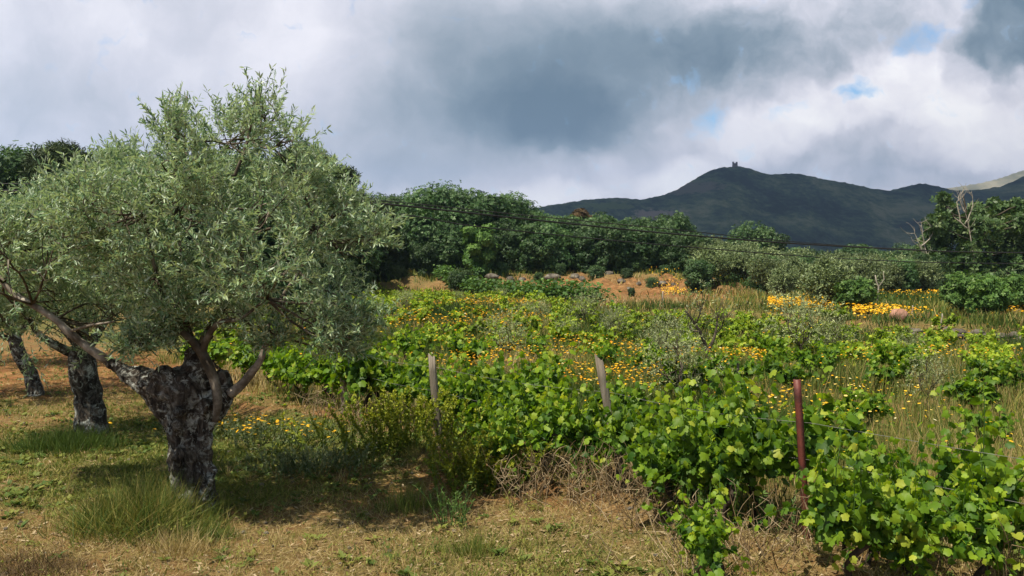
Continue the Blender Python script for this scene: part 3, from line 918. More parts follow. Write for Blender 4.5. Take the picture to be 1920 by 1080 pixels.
# the two olives behind it
o2 = make_olive(21, 2.25, 1.15, 1300, .058, .15, lean=-.1, fork=.40)
x, y = gp(172, 812); o2.location = (x, y, hz(x, y))
tag(o2, 'second olive tree with a stout dark upright trunk, behind the big olive', 'tree')
o3 = make_olive(22, 2.3, 1.2, 1200, .06, .095, lean=-.32, fork=.36)
x, y = gp(70, 742); o3.location = (x, y, hz(x, y))
tag(o3, 'olive tree with a slim leaning forked trunk near the left edge', 'tree')
o4 = copy_tree(o3, (-9.5, 15.5, hz(-9.5, 15.5)), 2.2, 1.15, 'olive tree on bare orange soil beyond the leaning one')


# ------------------------------------------------------------------ grapevines
def make_vine(seed, leaves, tmpl, leaf, name='grapevine', lm='vine', Ht=.80, W=.62, trunk=True, sag=.3):
    g = np.random.default_rng(seed)
    t = empty(name, (0, 0, 0))
    gw = Geo(); gl = Geo(); gs = Geo()
    top = np.array([g.normal() * .05, g.normal() * .03, Ht * (.44 + .08 * g.random())])
    p, r = smooth_path([(0, 0, -.05), (g.normal() * .04, g.normal() * .04, top[2] * .35), (g.normal() * .05, g.normal() * .04, top[2] * .7), top], [.032, .026, .024, .026], 4)
    gw.tube(p, r * (1 + .15 * g.normal(size=len(r))), 7)
    arms = []
    for sx in (-1, 1):
        e = top + np.array([sx * W * (.45 + .3 * g.random()), g.normal() * .07, .02 + .08 * g.random()])
        q = curve_pts(top, e, 6, .12, g); gw.tube(q, np.linspace(.02, .010, 6), 6); arms.append(q)
    ns = max(6, leaves // 11)
    for k in range(ns):
        q = arms[k % 2]; b = q[g.integers(0, 6)]
        out = np.array([g.normal() * .40, g.normal() * .34, 0]) * (1 if k % 5 else .45)
        L_ = (.30 + .30 * g.random()) * Ht / .92
        rise = g.random() ** .65 if (k % 5 or tmpl is not VLEAF) else 1.1 + .3 * g.random()
        nseg = 9
        tt = np.linspace(0, 1, nseg)[:, None]
        c = b + out * L_ * 1.3 * tt + np.array([0, 0, 1]) * (L_ * (.15 + .95 * rise) * tt - sag * (1.5 - rise) * tt ** 2.2 * (1 if g.random() < .6 else .3))
        c += np.cumsum(g.normal(size=(nseg, 3)) * .008, 0)
        gs.tube(c, np.linspace(.0045, .0018, nseg), 4, cap=False)
        m = 11
        ti = (np.arange(m) + g.random(m)) / m
        idx = np.clip((ti * (nseg - 1)), 0, nseg - 1.001); i0 = idx.astype(int); f = (idx - i0)[:, None]
        P = c[i0] * (1 - f) + c[i0 + 1] * f
        a = g.random(m) * 6.28
        dr = np.stack([np.cos(a), np.sin(a), -.15 - .5 * g.random(m)], -1)
        S = leaf * (1.12 - .55 * ti) * (.8 + .4 * g.random(m))
        P = P + dr * np.array([1, 1, -.3]) * (.05 * g.random(m))[:, None]
        up = np.array([0, 0, .62]) + unit(m, g) * .95 + out * .5
        dr[:, 2] -= .35 * g.random(m)
        R = frames(dr, up)
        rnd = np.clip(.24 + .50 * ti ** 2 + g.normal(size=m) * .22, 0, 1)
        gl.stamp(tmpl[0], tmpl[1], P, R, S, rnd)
    if trunk: link('trunk', gw.mesh('trunk', M['vinewood'], True), t)
    link('foliage', gl.mesh('foliage', M[lm]), t)
    if trunk and lm == 'vine': link('shoots', gs.mesh('shoots', M['bush'], True), t)
    return t


RANG = math.atan2(RU[1], RU[0])
near_v = [make_vine(100 + i, 600, VLEAF, .078, W=.60) for i in range(5)]
mid_v = [make_vine(200 + i, 290, VLEAF_M, .088, Ht=.66, W=.46) for i in range(5)]
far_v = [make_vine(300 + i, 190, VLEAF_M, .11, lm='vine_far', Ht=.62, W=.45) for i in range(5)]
vine_count = 0
first_used = set()


def place_vine(kinds, idx, x, y, rz, s, label, group):
    global vine_count
    src = kinds[idx % len(kinds)]
    loc = (x, y, hz(x, y) - .01)
    if id(src) not in first_used:
        first_used.add(id(src)); o = src
        o.location = loc; o.rotation_euler = (0, 0, rz); o.scale = (s, s, s)
        o['label'] = label; o['group'] = group
    else:
        o = copy_tree(src, loc, rz, s, label, group)
    o['category'] = 'grapevine'
    vine_count += 1
    return o


row0 = [
    (-1.50, 'grapevine filling the lower right corner with large leaves and dark V shaped arms'),
    (-.62, 'grapevine just to the right of the red metal post'),
    (.22, 'grapevine rising highest just to the left of the red metal post'),
    (1.05, 'grapevine with hanging shoots midway between the red post and the tall split wooden post'),
    (1.72, 'grapevine immediately to the right of the tall split wooden post'),
    (2.6, 'grapevine with a bare dark forked trunk left of the tall split wooden post'),
    (3.35, 'grapevine behind the yellow green shrub in the front row'),
    (4.1, 'grapevine just right of the leaning round wooden post'),
    (4.95, 'grapevine just left of the leaning round wooden post'),
    (5.7, 'dense grapevine between the two far wooden posts of the front row'),
    (6.5, 'grapevine beside the grey post nearest the big olive'),
    (7.4, 'front row grapevine seen beneath the right side of the big olive crown'),
    (8.3, 'front row grapevine right behind the right limb of the big olive'),
    (9.3, 'front row grapevine showing between the limbs of the big olive'),
    (10.3, 'front row grapevine behind the fork of the big olive'),
    (11.3, 'last front row grapevine, left of the fork of the big olive')]
ROWS = [1.05, .78, 1.12, .95, .9, 1.05, 1.0, .92, .95, 1.2, 1.2, 1.15, 1.1, 1.1, 1.1, 1.1]
for i, (t_, lb) in enumerate(row0):
    p = P1 + RU * t_
    place_vine(near_v if t_ < 6 else mid_v, i * 7 + (i // 3), p[0] + rng.normal() * .05 + (.04 if t_ > 0 else 0), p[1] + rng.normal() * .05, RANG + (math.pi if i % 2 else 0) + rng.normal() * .15, ROWS[i], lb, 'grapevines of the front row')
# extra low plant in the lower right corner, in front of the row
place_vine(near_v, 2, 2.05, 4.85, .4, .80, 'low grapevine sprawling in front of the red post at the bottom edge', 'grapevines of the front row')
for px_, py_, s_, rz_, lb in ((1262, 985, .72, .7, 'low grapevine whose shoots touch the dry stalks left of the red post'), (1365, 1010, .80, 3.6, 'grapevine spilling forward below the tallest front vine'),
                          (1610, 1120, .80, .2, 'grapevine cut by the bottom edge between the red post and the corner'), (1340, 1110, .60, 5.0, 'short grapevine at the bottom edge among the dry branching stalks'),
                         (1690, 1085, .72, 1.2, 'low grapevine at the bottom edge right of the red post'), (1830, 1100, .70, 4.0, 'grapevine in the very lower right corner of the photo'),
                         (1590, 1060, .52, 2.9, 'low leafy grapevine right at the foot of the red post'), (1790, 990, .82, .5, 'grapevine below the wire midway between the red post and the right edge'),
                         (1210, 945, .85, 2.6, 'drooping grapevine hanging low at the foot of the split post'), (950, 905, .72, 1.4, 'small grapevine in front of the lower yellow green shrub'), (1085, 925, .8, 3.3, 'grapevine in front of the dry brush beside the split post'), (1010, 880, .8, 2.6, 'grapevine spilling over the dry brush left of the split post'), (930, 862, .8, 2.0, 'grapevine leaning over the lower yellow green shrub'), (700, 778, .95, 2.3, 'tall grapevine right behind the taller yellow green shrub'), (560, 748, .9, 2.3, 'grapevine behind the orange daisy patch')):
    x_, y_ = gp(px_, py_)
    place_vine(near_v, int(px_ / 37), x_, y_, rz_, s_, lb, 'grapevines of the front row')
place_vine(near_v, 3, 1.25, 5.95, 2.4, .62, 'small drooping grapevine shoot cluster hanging low before the front row', 'grapevines of the front row')


def flower_density(x, y):
    d = np.zeros_like(x)
    n = fbm(x * .55 + 3, y * .55 + 8, 4)
    def patch(px0, px1, d0, d1, a):
        nonlocal d
        cx = ((px0 + px1) / 2 - 960) / F * y; w = (px1 - px0) / 2 / F * y
        cy = (d0 + d1) / 2; h = (d1 - d0) / 2
        d = np.maximum(d, a * np.clip(1.35 - ((x - cx) / w) ** 2 - ((y - cy) / h) ** 2, 0, 1) * np.clip((n - .36) * 6, 0, 1.2))
    patch(1400, 1740, 7.9, 10.2, 1)
    patch(1540, 1760, 8.3, 9.6, .9)
    patch(1000, 1340, 10.2, 12.3, 1)
    patch(800, 1020, 11.5, 14.5, .9)
    patch(1330, 1450, 12.5, 16, .9)
    patch(1760, 1930, 13, 16, .7)
    patch(560, 680, 10.5, 13, .8)
    patch(1500, 1700, 13, 17, .45)
    patch(1600, 1920, 15, 19, .4)
    patch(800, 1300, 13, 19, .45)
    patch(760, 1010, 28, 36, .9)
    patch(700, 1100, 18, 27, .4)
    return d


def left_limit(y):     # western edge of the vineyard
    return np.interp(y, [5, 10.5, 16, 30, 60], [3, -2.1, -6.3, -8.6, -9.6])


field = []
for row in range(1, 26):
    s0 = row * 1.62
    for c in range(-36, 60):
        t_ = c * 1.22 + (row % 2) * .5
        p = P1 + RN * s0 + RU * t_ + rng.normal(size=2) * .16
        x, y = p
        if y < 4.5 or abs(x) / y > .66: continue
        if x < left_limit(y) or y > far_limit(x, y): continue
        if rng.random() < .04 + .5 * (flower_density(np.array([x]), np.array([y]))[0] > .3): continue
        if fbm(x * .35 + 50, y * .35, 2) < .26: continue
        field.append((math.hypot(x, y), x, y))
field.sort()
print('field vines', len(field))
ORD = ['first', 'second', 'third', 'fourth', 'fifth', 'sixth', 'seventh', 'eighth', 'ninth', 'tenth', 'eleventh', 'twelfth', 'thirteenth', 'fourteenth', 'fifteenth', 'sixteenth', 'seventeenth', 'eighteenth', 'nineteenth',
       'twentieth'] + ['twenty-' + w for w in ('first', 'second', 'third', 'fourth', 'fifth', 'sixth', 'seventh', 'eighth', 'ninth')] + ['thirtieth'] + ['thirty-' + w for w in ('first', 'second', 'third', 'fourth', 'fifth', 'sixth', 'seventh', 'eighth', 'ninth')]
MARKS = [(560, 'the big olive crown'), (645, 'the half hidden grey post'), (722, 'the dark pine'), (822, 'the leaning round post'), (930, 'the notched oak'), (1010, 'the left foot of the mountain'), (1088, 'the brown crowned tree'),
         (1143, 'the split post'), (1255, 'the round dark oak'), (1328, 'the bare forked tree'), (1385, 'the castle tower'), (1440, 'the pale rounded oak'), (1500, 'the red post'), (1605, 'the small dark fruit tree'),
         (1725, 'the broken pale stake'), (1815, 'the tall ash'), (1900, 'the right photo edge')]
colcount = {}
for k, (d, x, y) in enumerate(field[:278]):
    px = 960 + x / y * F
    mi = int(np.argmin([abs(px - m[0]) for m in MARKS]))
    c = colcount.get(mi, 0); colcount[mi] = c + 1
    look = 'leafy' if d < 10 else 'bushy' if d < 20 else 'small bright'
    lb = look + ' grapevine toward ' + MARKS[mi][1] + ', ' + ORD[min(c, 38)] + ' behind the front row'
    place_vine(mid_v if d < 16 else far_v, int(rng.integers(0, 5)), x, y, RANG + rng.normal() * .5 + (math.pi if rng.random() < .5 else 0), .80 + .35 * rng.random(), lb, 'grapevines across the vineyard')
# the remaining, farthest vines as one mass
rest = field[278:]
if rest:
    g = Geo(); gg = np.random.default_rng(5)
    for (d, x, y) in rest:
        n = 90
        c = np.array([x, y, hz(x, y) + .38])
        pts = c + gg.normal(size=(n, 3)) * [.34, .34, .20]
        a = gg.random(n) * 6.28
        dr = np.stack([np.cos(a), np.sin(a), -.3 + 0 * a], -1)
        g.stamp(DIA[0], DIA[1], pts, frames(dr, np.array([0, 0, 1.]) + unit(n, gg) * .7), .15 * (.7 + .6 * gg.random(n)), np.clip(.5 + gg.normal(size=n) * .2 + (pts[:, 2] - c[2]) * .5, 0, 1))
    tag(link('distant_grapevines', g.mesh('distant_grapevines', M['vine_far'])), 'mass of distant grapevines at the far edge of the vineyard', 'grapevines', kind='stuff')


def field_edge_row():
    """the dark even row of young vines along the foot of the bank"""
    gg = np.random.default_rng(8)
    a = np.array(gp(830, 548)); b = np.array(gp(1110, 577))
    srcs = []
    n = 26
    for v in range(3):
        g = Geo(); m = 260
        pts = gg.normal(size=(m, 3)) * [.55, .28, .22] + [0, 0, .55]
        pts[:, 2] = np.clip(pts[:, 2], .05, 1.05)
        aa = gg.random(m) * 6.28
        dr = np.stack([np.cos(aa), np.sin(aa), -.3 + 0 * aa], -1)
        g.stamp(DIA[0], DIA[1], pts, frames(dr, np.array([0, 0, 1.]) + unit(m, gg) * .7), .17 * (.7 + .6 * gg.random(m)), np.clip(.3 + gg.normal(size=m) * .2, 0, 1))
        t = empty('grapevine', (0, 0, 0)); link('foliage', g.mesh('foliage', M['bush']), t)
        gw = Geo(); gw.tube([(0, 0, -.05), (.03, 0, .3), (0, 0, .55)], [.03, .025, .02], 5); link('trunk', gw.mesh('trunk', M['vinewood']), t)
        srcs.append(t)
    for k in range(n):
        f = k / (n - 1); p = a + (b - a) * f
        lb = ORD[k] + ' grapevine from the left in the straight dark row at the foot of the bank'
        rz = math.atan2(b[1] - a[1], b[0] - a[0])
        loc = (p[0], p[1], hz(*p))
        if k < 3:
            o = srcs[k]; o.location = loc; o.rotation_euler = (0, 0, rz)
        else: o = copy_tree(srcs[k % 3], loc, rz, 1.0 + .15 * gg.random())
        tag(o, lb, 'grapevine', 'trained vine row at the foot of the bank')


field_edge_row()


# ------------------------------------------------------------------ posts and wires
def post_mesh(h, w, dpt, seed, lean=(0, 0), squared=True, sp=None):
    g = np.random.default_rng(seed); G = Geo()
    n = 9; sides = 12
    zz = np.linspace(-.15, h, n)
    V = []
    prof = []
    for k in range(sides):
        a = 2 * math.pi * k / sides
        e = .55 if squared else 1
        c, s_ = math.cos(a), math.sin(a)
        r = 1 / (abs(c) ** (2 / e) + abs(s_) ** (2 / e)) ** (e / 2)
        prof.append((c * r * w * (1 + g.normal() * .08), s_ * r * dpt * (1 + g.normal() * .08)))
    for i, z in enumerate(zz):
        tw = .04 * i
        for k, (a, b) in enumerate(prof):
            ta = 1 - .12 * z / h
            V.append((a * ta + lean[0] * z + g.normal() * .0015, b * ta + lean[1] * z + g.normal() * .0015, z + (g.random() * .035 - (a / w) * .02 if i == n - 1 else 0)))
    i = np.arange(n - 1)[:, None] * sides; j = np.arange(sides)[None]; j2 = (j + 1) % sides
    q = np.stack([i + j, i + j2, i + sides + j2, i + sides + j], -1).reshape(-1, 4)
    V.append((lean[0] * h, lean[1] * h, h - .01)); top = (n - 1) * sides
    G.add(V, q)
    G.f.append(np.array([[top + k, top + (k + 1) % sides, n * sides] for k in range(sides)])); G.mi.append(np.zeros(sides, np.int32))
    return G


posts = [
    (1172, 915, 1.07, .036, .03, (-.20, -.02), 'tall split grey wooden post leaning left among the vines', 1),
    (826, 836, .93, .038, .034, (-.09, .02), 'leaning weathered round wooden post left of the tall split one', 2),
    (645, 770, .88, .036, .034, (-.02, 0), 'grey wooden post half hidden by the big olive crown', 3),
    (1385, 740, .46, .018, .018, (-.03, 0), 'short old stake among flowers in the field behind the split post', 4),
    (1275, 770, .62, .016, .016, (.02, 0), 'thin grey stake beside a silvery sapling in the field', 5),
]
for (px, py, h, w, dp, ln, lb, sd_) in posts:
    x, y = gp(px, py)
    t = link('wooden_post', post_mesh(h, w, dp, sd_, ln).mesh('wooden_post', M['post_wood']), loc=(x, y, hz(x, y)), rz=.4 * sd_)
    t.rotation_euler[2] = .25 if sd_ != 1 else .0
    tag(t, lb, 'post')
# red angle-iron post
x, y = 1.93, 5.52
zb = hz(x, y)
G = Geo()
h = 1.05
rot = np.array(Matrix.Rotation(math.radians(-4.2), 3, 'Y'))
for c, s_ in (((0, 0), (.036, .006)), ((-.015, .019), (.006, .034))):
    V = []
    n = 12
    for i in range(n):
        z = -.2 + (h + .2) * i / (n - 1)
        for sx, sy in ((-.5, -.5), (.5, -.5), (.5, .5), (-.5, .5)):
            V.append((c[0] + sx * s_[0] + .0012 * math.sin(i * 1.7), c[1] + sy * s_[1], z))
    i = np.arange(n - 1)[:, None] * 4; j = np.arange(4)[None]; j2 = (j + 1) % 4
    q = np.stack([i + j, i + j2, i + 4 + j2, i + 4 + j], -1).reshape(-1, 4)
    G.add(np.array(V) @ rot.T, q); k = G.n - 4
    G.f.append(np.array([[k, k + 1, k + 2, k + 3]])); G.mi.append(np.zeros(1, np.int32))
t = link('metal_post', G.mesh('metal_post', M['rust']), loc=(x, y, zb), rz=.1)
tag(t, 'red painted rusty angle iron post with peeling paint', 'post')
redp = Vector((x, y, zb))
# trellis wires between the posts
x1, y1 = gp(1143, 905); x2, y2 = gp(822, 826); x3, y3 = gp(645, 766)
chain = [(x + 2.4, y - 2.6), (x, y), (x1, y1), (x2, y2), (x3, y3)]
for zz, nm in ((.50, 'lower'), (.74, 'upper')):
    G = Geo(); pts = []
    for a, b in zip(chain[:-1], chain[1:]):
        for k in range(8):
            f = k / 8; px_ = a[0] + (b[0] - a[0]) * f; py_ = a[1] + (b[1] - a[1]) * f
            pts.append((px_, py_ - .03, zz - .035 * math.sin(math.pi * f) + .0))
    pts.append((chain[-1][0], chain[-1][1] - .03, zz))
    G.tube(pts, [.0013] * len(pts), 5)
    tag(link('trellis_wire', G.mesh('trellis_wire', M['wire'])), nm + ' trellis wire strung between the posts of the front vine row', 'wire')

# pale stakes beyond
for (px, py, hpx, lb) in ((1243, 572, 24, 'thin white stick standing at the far side of the vineyard'),
                          (1763, 603, 26, 'pale broken stake behind the stone wall'),
                          (1802, 606, 16, 'pale leaning stake behind the stone wall, further right'),
                          (1711, 590, 18, 'short white stake left of the broken pale one'),
                          (1649, 572, 50, 'twisted bare white trunk by the small dark tree'),
                          (1297, 535, 26, 'pale thin stake at the end of the yellow meadow bank')):
    x, y = gp(px, py); k = y / F
    G = Geo(); gg = np.random.default_rng(px)
    n = 6; q = np.stack([np.cumsum(gg.normal(size=n)) * hpx * k * .03 * (3 if hpx > 40 else 1), np.zeros(n), np.linspace(-.1, hpx * k, n)], -1)
    G.tube(q, np.linspace(2.0 * k, 1.0 * k, n), 6)
    if hpx > 40:
        G.tube([q[3], q[3] + [.25, 0, .35], q[3] + [.2, 0, .7]], [k, .8 * k, .4 * k], 5)
    t = link('stake', G.mesh('stake', M['deadwood'], True), loc=(x, y, hz(x, y)))
    tag(t, lb, 'stake')


# ------------------------------------------------------------------ broadleaf trees of the wood
def make_tree(seed, H, R, kind='oak', n=3200, card=.42, trunk_r=.22, low=.12, puffs=16, shape='round', mt='oak', tmpl=SPRAY, name='oak_tree', gaps=0.0, bark='bark'):
    g = np.random.default_rng(seed)
    t = empty(name, (0, 0, 0))
    gb = Geo(); gl = Geo()
    p, r = smooth_path([(0, 0, -.3), (g.normal() * .1, g.normal() * .1, H * .25), (g.normal() * .2, g.normal() * .2, H * .55), (g.normal() * .2, g.normal() * .2, H * .88)], [trunk_r, trunk_r * .8, trunk_r * .5, trunk_r * .12], 5)
    gb.tube(p, r, 8)
    for k in range(puffs):
        f = (k + .5) / puffs
        z = H * (low + (1 - low) * (f ** .8) * .90)
        if shape == 'round': rad = R * math.sqrt(max(0.04, 1 - ((z / H - .55) / .55) ** 2))
        elif shape == 'cone': rad = R * (1.05 - f) * 1.0
        else: rad = R * (.75 - .3 * abs(f - .45))
        a = k * 2.4 + g.random() * .8
        rr = rad * (.45 + .35 * g.random())
        c = np.array([math.cos(a) * rr, math.sin(a) * rr, z])
        pr = R * (.30 + .22 * g.random()) * (1 if shape != 'cone' else .8)
        m = int(n / puffs)
        pts, u = puff_points(c, np.array([pr, pr, pr * .75]), m, g, .55)
        pts += g.normal(size=pts.shape) * .08 * R * .5
        q = curve_pts(p[min(len(p) - 1, int(len(p) * z / H * .75))], c, 6, .08, g)
        gb.tube(q, np.linspace(trunk_r * .3, .03, 6), 5)
        nrm = u * .8 + unit(m, g) * .55 + np.array([0, 0, .35])
        tang = np.cross(nrm, unit(m, g))
        R_ = frames(tang, nrm)
        S = card * (.6 + .8 * g.random(m))
        rnd = np.clip(.5 + .22 * g.normal(size=m) + .25 * (g.random() - .5), 0, 1)
        gl.stamp(tmpl[0], tmpl[1], pts, R_, S, np.clip(rnd + (g.random() - .5) * .35, 0, 1))
    link('trunk', gb.mesh('trunk', M[bark], True), t)
    link('crown', gl.mesh('crown', M[mt]), t)
    return t


oaks = [make_tree(400 + i, 8.0, 3.3 + .3 * i, n=6800, card=.25, puffs=18 + 2 * i, low=.06) for i in range(4)]
pines = [make_tree(420 + i, 8.0, 2.6, n=4200, card=.5, puffs=22, shape='cone' if i else 'col', mt='pine', tmpl=NEEDLES, name='pine_tree', low=.05) for i in range(2)]
brown = make_tree(430, 8.0, 2.0, n=2500, card=.36, puffs=16, shape='col', mt='brown_leaf', name='brown_tree', low=.1)
used = set()


def put(src, x, y, top_px=None, H=8.0, s=None, rz=None, label=None, cat='tree', group=None, sink=.1):
    z = hz(x, y)
    if s is None: s = ((500 - top_px) / F * y + EYE - z) / H
    rz = rng.random() * 6.28 if rz is None else rz
    s = (s * (.82 + .4 * rng.random()), s * (.82 + .4 * rng.random()), s)
    if id(src) in used:
        o = copy_tree(src, (x, y, z - sink), rz, s)
    else:
        used.add(id(src)); o = src; o.location = (x, y, z - sink); o.rotation_euler = (0, 0, rz); o.scale = s
    o['label'] = label; o['category'] = cat
    if group: o['group'] = group
    elif 'group' in o: del o['group']
    return o


GW = 'trees of the dark wood behind the vineyard'
# front edge of the wood: (px, distance, top_py)
edge = [(720, 66, 372, 1), (770, 68, 366, 0), (815, 66, 352, 0), (862, 67, 350, 0), (905, 66, 362, 0), (945, 68, 362, 0), (985, 70, 398, 0), (1025, 69, 402, 0), (1060, 70, 404, 0),
        (1105, 70, 405, 0), (1145, 69, 404, 0), (1185, 71, 412, 0), (1225, 70, 408, 0), (1262, 70, 400, 0), (1300, 74, 440, 0)]
L_edge = ['pine at the left end of the wood edge beside the big olive crown', 'oak at the left of the wood edge, next to the dark pine', 'tallest rounded oak on the left of the wood edge', 'tall pale topped oak in the left part of the wood edge',
          'oak with a notched top right of the tallest oaks', 'broad oak where the high crowns step down towards the mountain', 'lower oak just below the left foot of the mountain ridge', 'lower oak left of the brown crowned tree',
          'oak in front of the brown crowned tree', 'oak just right of the brown crowned tree', 'oak below the pale green clearing on the mountain', 'oak left of the round dark oak before the mountain',
          'oak directly left of the round dark oak at the wood end', 'round very dark oak ending the wood on the right', 'small oak behind the right flank of the round dark oak']
for i, ((px, d, ty, k), lb) in enumerate(zip(edge, L_edge)):
    put(pines[0] if k else oaks[i % 4], (px - 960) / F * d, d, ty, label=lb, group=GW)
# deeper rows of the wood
gr = np.random.default_rng(77)
for i, px in enumerate(range(700, 1300, 38)):
    d = 78 + gr.random() * 10
    ty = np.interp(px, [700, 820, 920, 980, 1060, 1200, 1300], [372, 356, 360, 392, 402, 408, 436]) + gr.normal() * 4 + 5
    put(oaks[i % 4], (px - 960) / F * d, d, ty, label='dark oak half hidden in the second line of the wood, ' + ORD[i] + ' from the left', group=GW + ', second line')
for i, px in enumerate(range(690, 1300, 26)):         # low bushes and small oaks at the edge
    d = 63.5 + gr.random() * 2.5
    put(oaks[(i * 3) % 4], (px - 960) / F * d, d, s=.34 + .16 * gr.random(), label='low bushy oak at the foot of the wood, ' + ORD[i] + ' from the left', group='low oaks under the wood edge')
put(brown, (1088 - 960) / F * 80, 80, 388, label='reddish brown crowned tree rising above the middle of the wood')
# pines beside the big olive
put(pines[1], (722 - 960) / F * 60, 60, s=.62, label='small dark pine standing in front of the left end of the wood')
put(pines[1], (690 - 960) / F * 58, 58, s=.7, label='dark pine touching the right outline of the big olive crown')
put(oaks[1], (795 - 960) / F * 61, 61, s=.30, label='small round bush at the left end of the bank')
put(make_tree(440, 8, 3.0, n=1800, card=.5, puffs=12, mt='bush', name='bush', low=.05), (900 - 960) / F * 60, 60, s=.46, label='bright green rounded bush on top of the bank in front of the oaks', cat='bush')

# tall trees behind the big olive, left side
LT = [(-40, 50, 300, 0), (20, 48, 292, 0), (75, 50, 286, 0), (115, 52, 290, 0), (160, 47, 262, 2), (205, 50, 285, 0), (270, 52, 300, 0), (340, 50, 300, 0), (420, 52, 290, 0), (500, 50, 280, 0), (560, 50, 268, 2), (612, 52, 296, 2), (655, 56, 345, 1), (700, 60, 395, 1)]
pine_tall = make_tree(450, 8.0, 2.3, n=4200, card=.42, puffs=18, shape='round', mt='pine', tmpl=NEEDLES, name='pine_tree', low=.2)
for i, (px, d, ty, k) in enumerate(LT):
    src = (oaks[i % 4], pines[0], pine_tall)[k]
    lb = {4: 'tall brownish pine rising highest above the left trees', 10: 'pine behind the upper right of the big olive crown', 11: 'pine peeping out at the right shoulder of the big olive crown',
          0: 'oak at the left edge of the photo behind the olives', 1: 'dark oak second from the left edge behind the olives', 2: 'dark oak with loose top left of the tall brownish pine', 3: 'oak touching the left side of the tall brownish pine',
          5: 'oak just right of the tall brownish pine', 12: 'pine below the right shoulder of the big olive crown', 13: 'lower pine right of the big olive crown'}.get(i, 'tall oak hidden behind the big olive crown, ' + ORD[max(i - 6, 0)] + ' from the left')
    put(src, (px - 960) / F * d, d, ty, label=lb, group='tall trees behind the olives')
for i, px in enumerate(range(-80, 660, 55)):
    d = 40 + gr.random() * 3
    put(oaks[i % 4], (px - 960) / F * d, d, s=.52 + .15 * gr.random(), label='lower oak under the tall trees behind the olives, ' + ORD[i] + ' from the left', group='lower oaks behind the olives')

# trees beyond the vineyard on the right
far_tr = [(1330, 92, 470, 0), (1372, 90, 450, 0), (1408, 82, 420, 0), (1440, 88, 432, 0), (1480, 95, 462, 0), (1520, 98, 466, 0), (1560, 105, 476, 0), (1600, 90, 455, 0), (1622, 96, 462, 0), (1665, 100, 470, 0), (1705, 92, 458, 0), (1735, 90, 452, 0)]
for i, (px, d, ty, k) in enumerate(far_tr):
    lb = {2: 'pale rounded oak standing above the olive grove', 7: 'light topped oak above the olive grove, below the saddle of the mountain', 10: 'oak at the left flank of the tall ash'}.get(i, 'low oak between the grove and the mountain, ' + ORD[i] + ' from the left')
    put(oaks[(i + 1) % 4], (px - 960) / F * d, d, ty, label=lb, group='oak belt before the mountain')
for i, px in enumerate(range(1290, 1990, 32)):
    d = 120 + gr.random() * 30
    put(oaks[i % 4], (px - 960) / F * d, d, 476 + gr.normal() * 5, label='distant oak at the mountain foot, ' + ORD[i] + ' from the left', group='distant oaks at the mountain foot')


# tall ash on the right with bare limbs
def ash():
    g = np.random.default_rng(61)
    d = 58; x = (1845 - 960) / F * d; k = d / F; z0 = hz(x, d)
    t = empty('ash_tree', (x, d, z0)); tag(t, 'tall airy ash tree with bare pale branches sticking out of its top', 'tree')

    def P(px, py, dd=0): return at(px, py, d + dd) - np.array([x, d, z0])
    gb = Geo(); gl = Geo(); gd = Geo()
    p, r = smooth_path([P(1828, 560), P(1826, 500), P(1822, 450), P(1812, 400), P(1806, 365)], [.24, .2, .15, .08, .02], 5); gb.tube(p, r, 8)
    lobes = [(1760, 420, 30), (1750, 460, 34), (1775, 392, 20), (1795, 430, 34), (1830, 400, 24), (1850, 430, 38), (1880, 400, 28), (1900, 430, 34), (1925, 420, 30), (1940, 460, 40), (1890, 470, 44),
             (1820, 480, 44), (1760, 500, 40), (1780, 530, 44), (1840, 530, 50), (1900, 525, 50), (1950, 510, 44), (1765, 550, 36), (1810, 565, 40), (1880, 565, 44), (1735, 470, 20), (1905, 385, 16), (1768, 372, 12), (1862, 385, 14), (1935, 395, 18), (1730, 530, 30), (1960, 560, 40)]
    for (px, py, pr) in lobes:
        for c in range(2):
            cen = P(px, py, (g.random() - .5) * 3.2); rr = pr * k * .85
            m = int(95 * rr * rr) + 50
            pts, u = puff_points(cen, rr, m, g, .35)
            pts += g.normal(size=pts.shape) * .07
            nrm = u * .6 + unit(m, g) * .7 + np.array([0, 0, .3])
            gl.stamp(SPRAY[0], SPRAY[1], pts, frames(np.cross(nrm, unit(m, g)), nrm), .30 * (.6 + .7 * g.random(m)), np.clip(.5 + .22 * g.normal(size=m), 0, 1))
        i = min(len(p) - 1, max(2, int((560 - py) / 195 * len(p) * .7)))
        q = curve_pts(p[i], cen, 6, .1, g); gb.tube(q, np.linspace(.07, .02, 6), 5)
    for (a, b, c) in (((1826, 500), (1815, 430), (1806, 375)), ((1815, 430), (1790, 400), (1782, 372)), ((1812, 420), (1830, 385), (1828, 360)), ((1810, 400), (1800, 375), (1812, 357)),
                      ((1745, 500), (1728, 460), (1716, 425)), ((1740, 480), (1730, 440), (1728, 415)), ((1728, 460), (1745, 440), (1740, 422)), ((1752, 520), (1738, 490), (1724, 470)), ((1826, 490), (1835, 470), (1880, 450)), ((1800, 420), (1792, 385), (1800, 365))):
        dd = -1.4
        q, rr = smooth_path([P(*a, dd), P(*b, dd), P(*c, dd)], [.045, .028, .008], 6)
        q += np.cumsum(g.normal(size=q.shape) * .03, 0); gd.tube(q, rr, 6)
        for j in range(7):
            s = q[4 + g.integers(0, len(q) - 4)]
            e = s + np.array([g.normal() * .35, g.normal() * .2, .2 + .5 * g.random()]); gd.tube(curve_pts(s, e, 5, .15, g), np.linspace(.016, .005, 5), 4)
    link('trunk', gb.mesh('trunk', M['bark'], True), t); link('crown', gl.mesh('crown', M['ash']), t)
    link('dead_branches', gd.mesh('dead_branches', M['deadwood'], True), t)


ash()

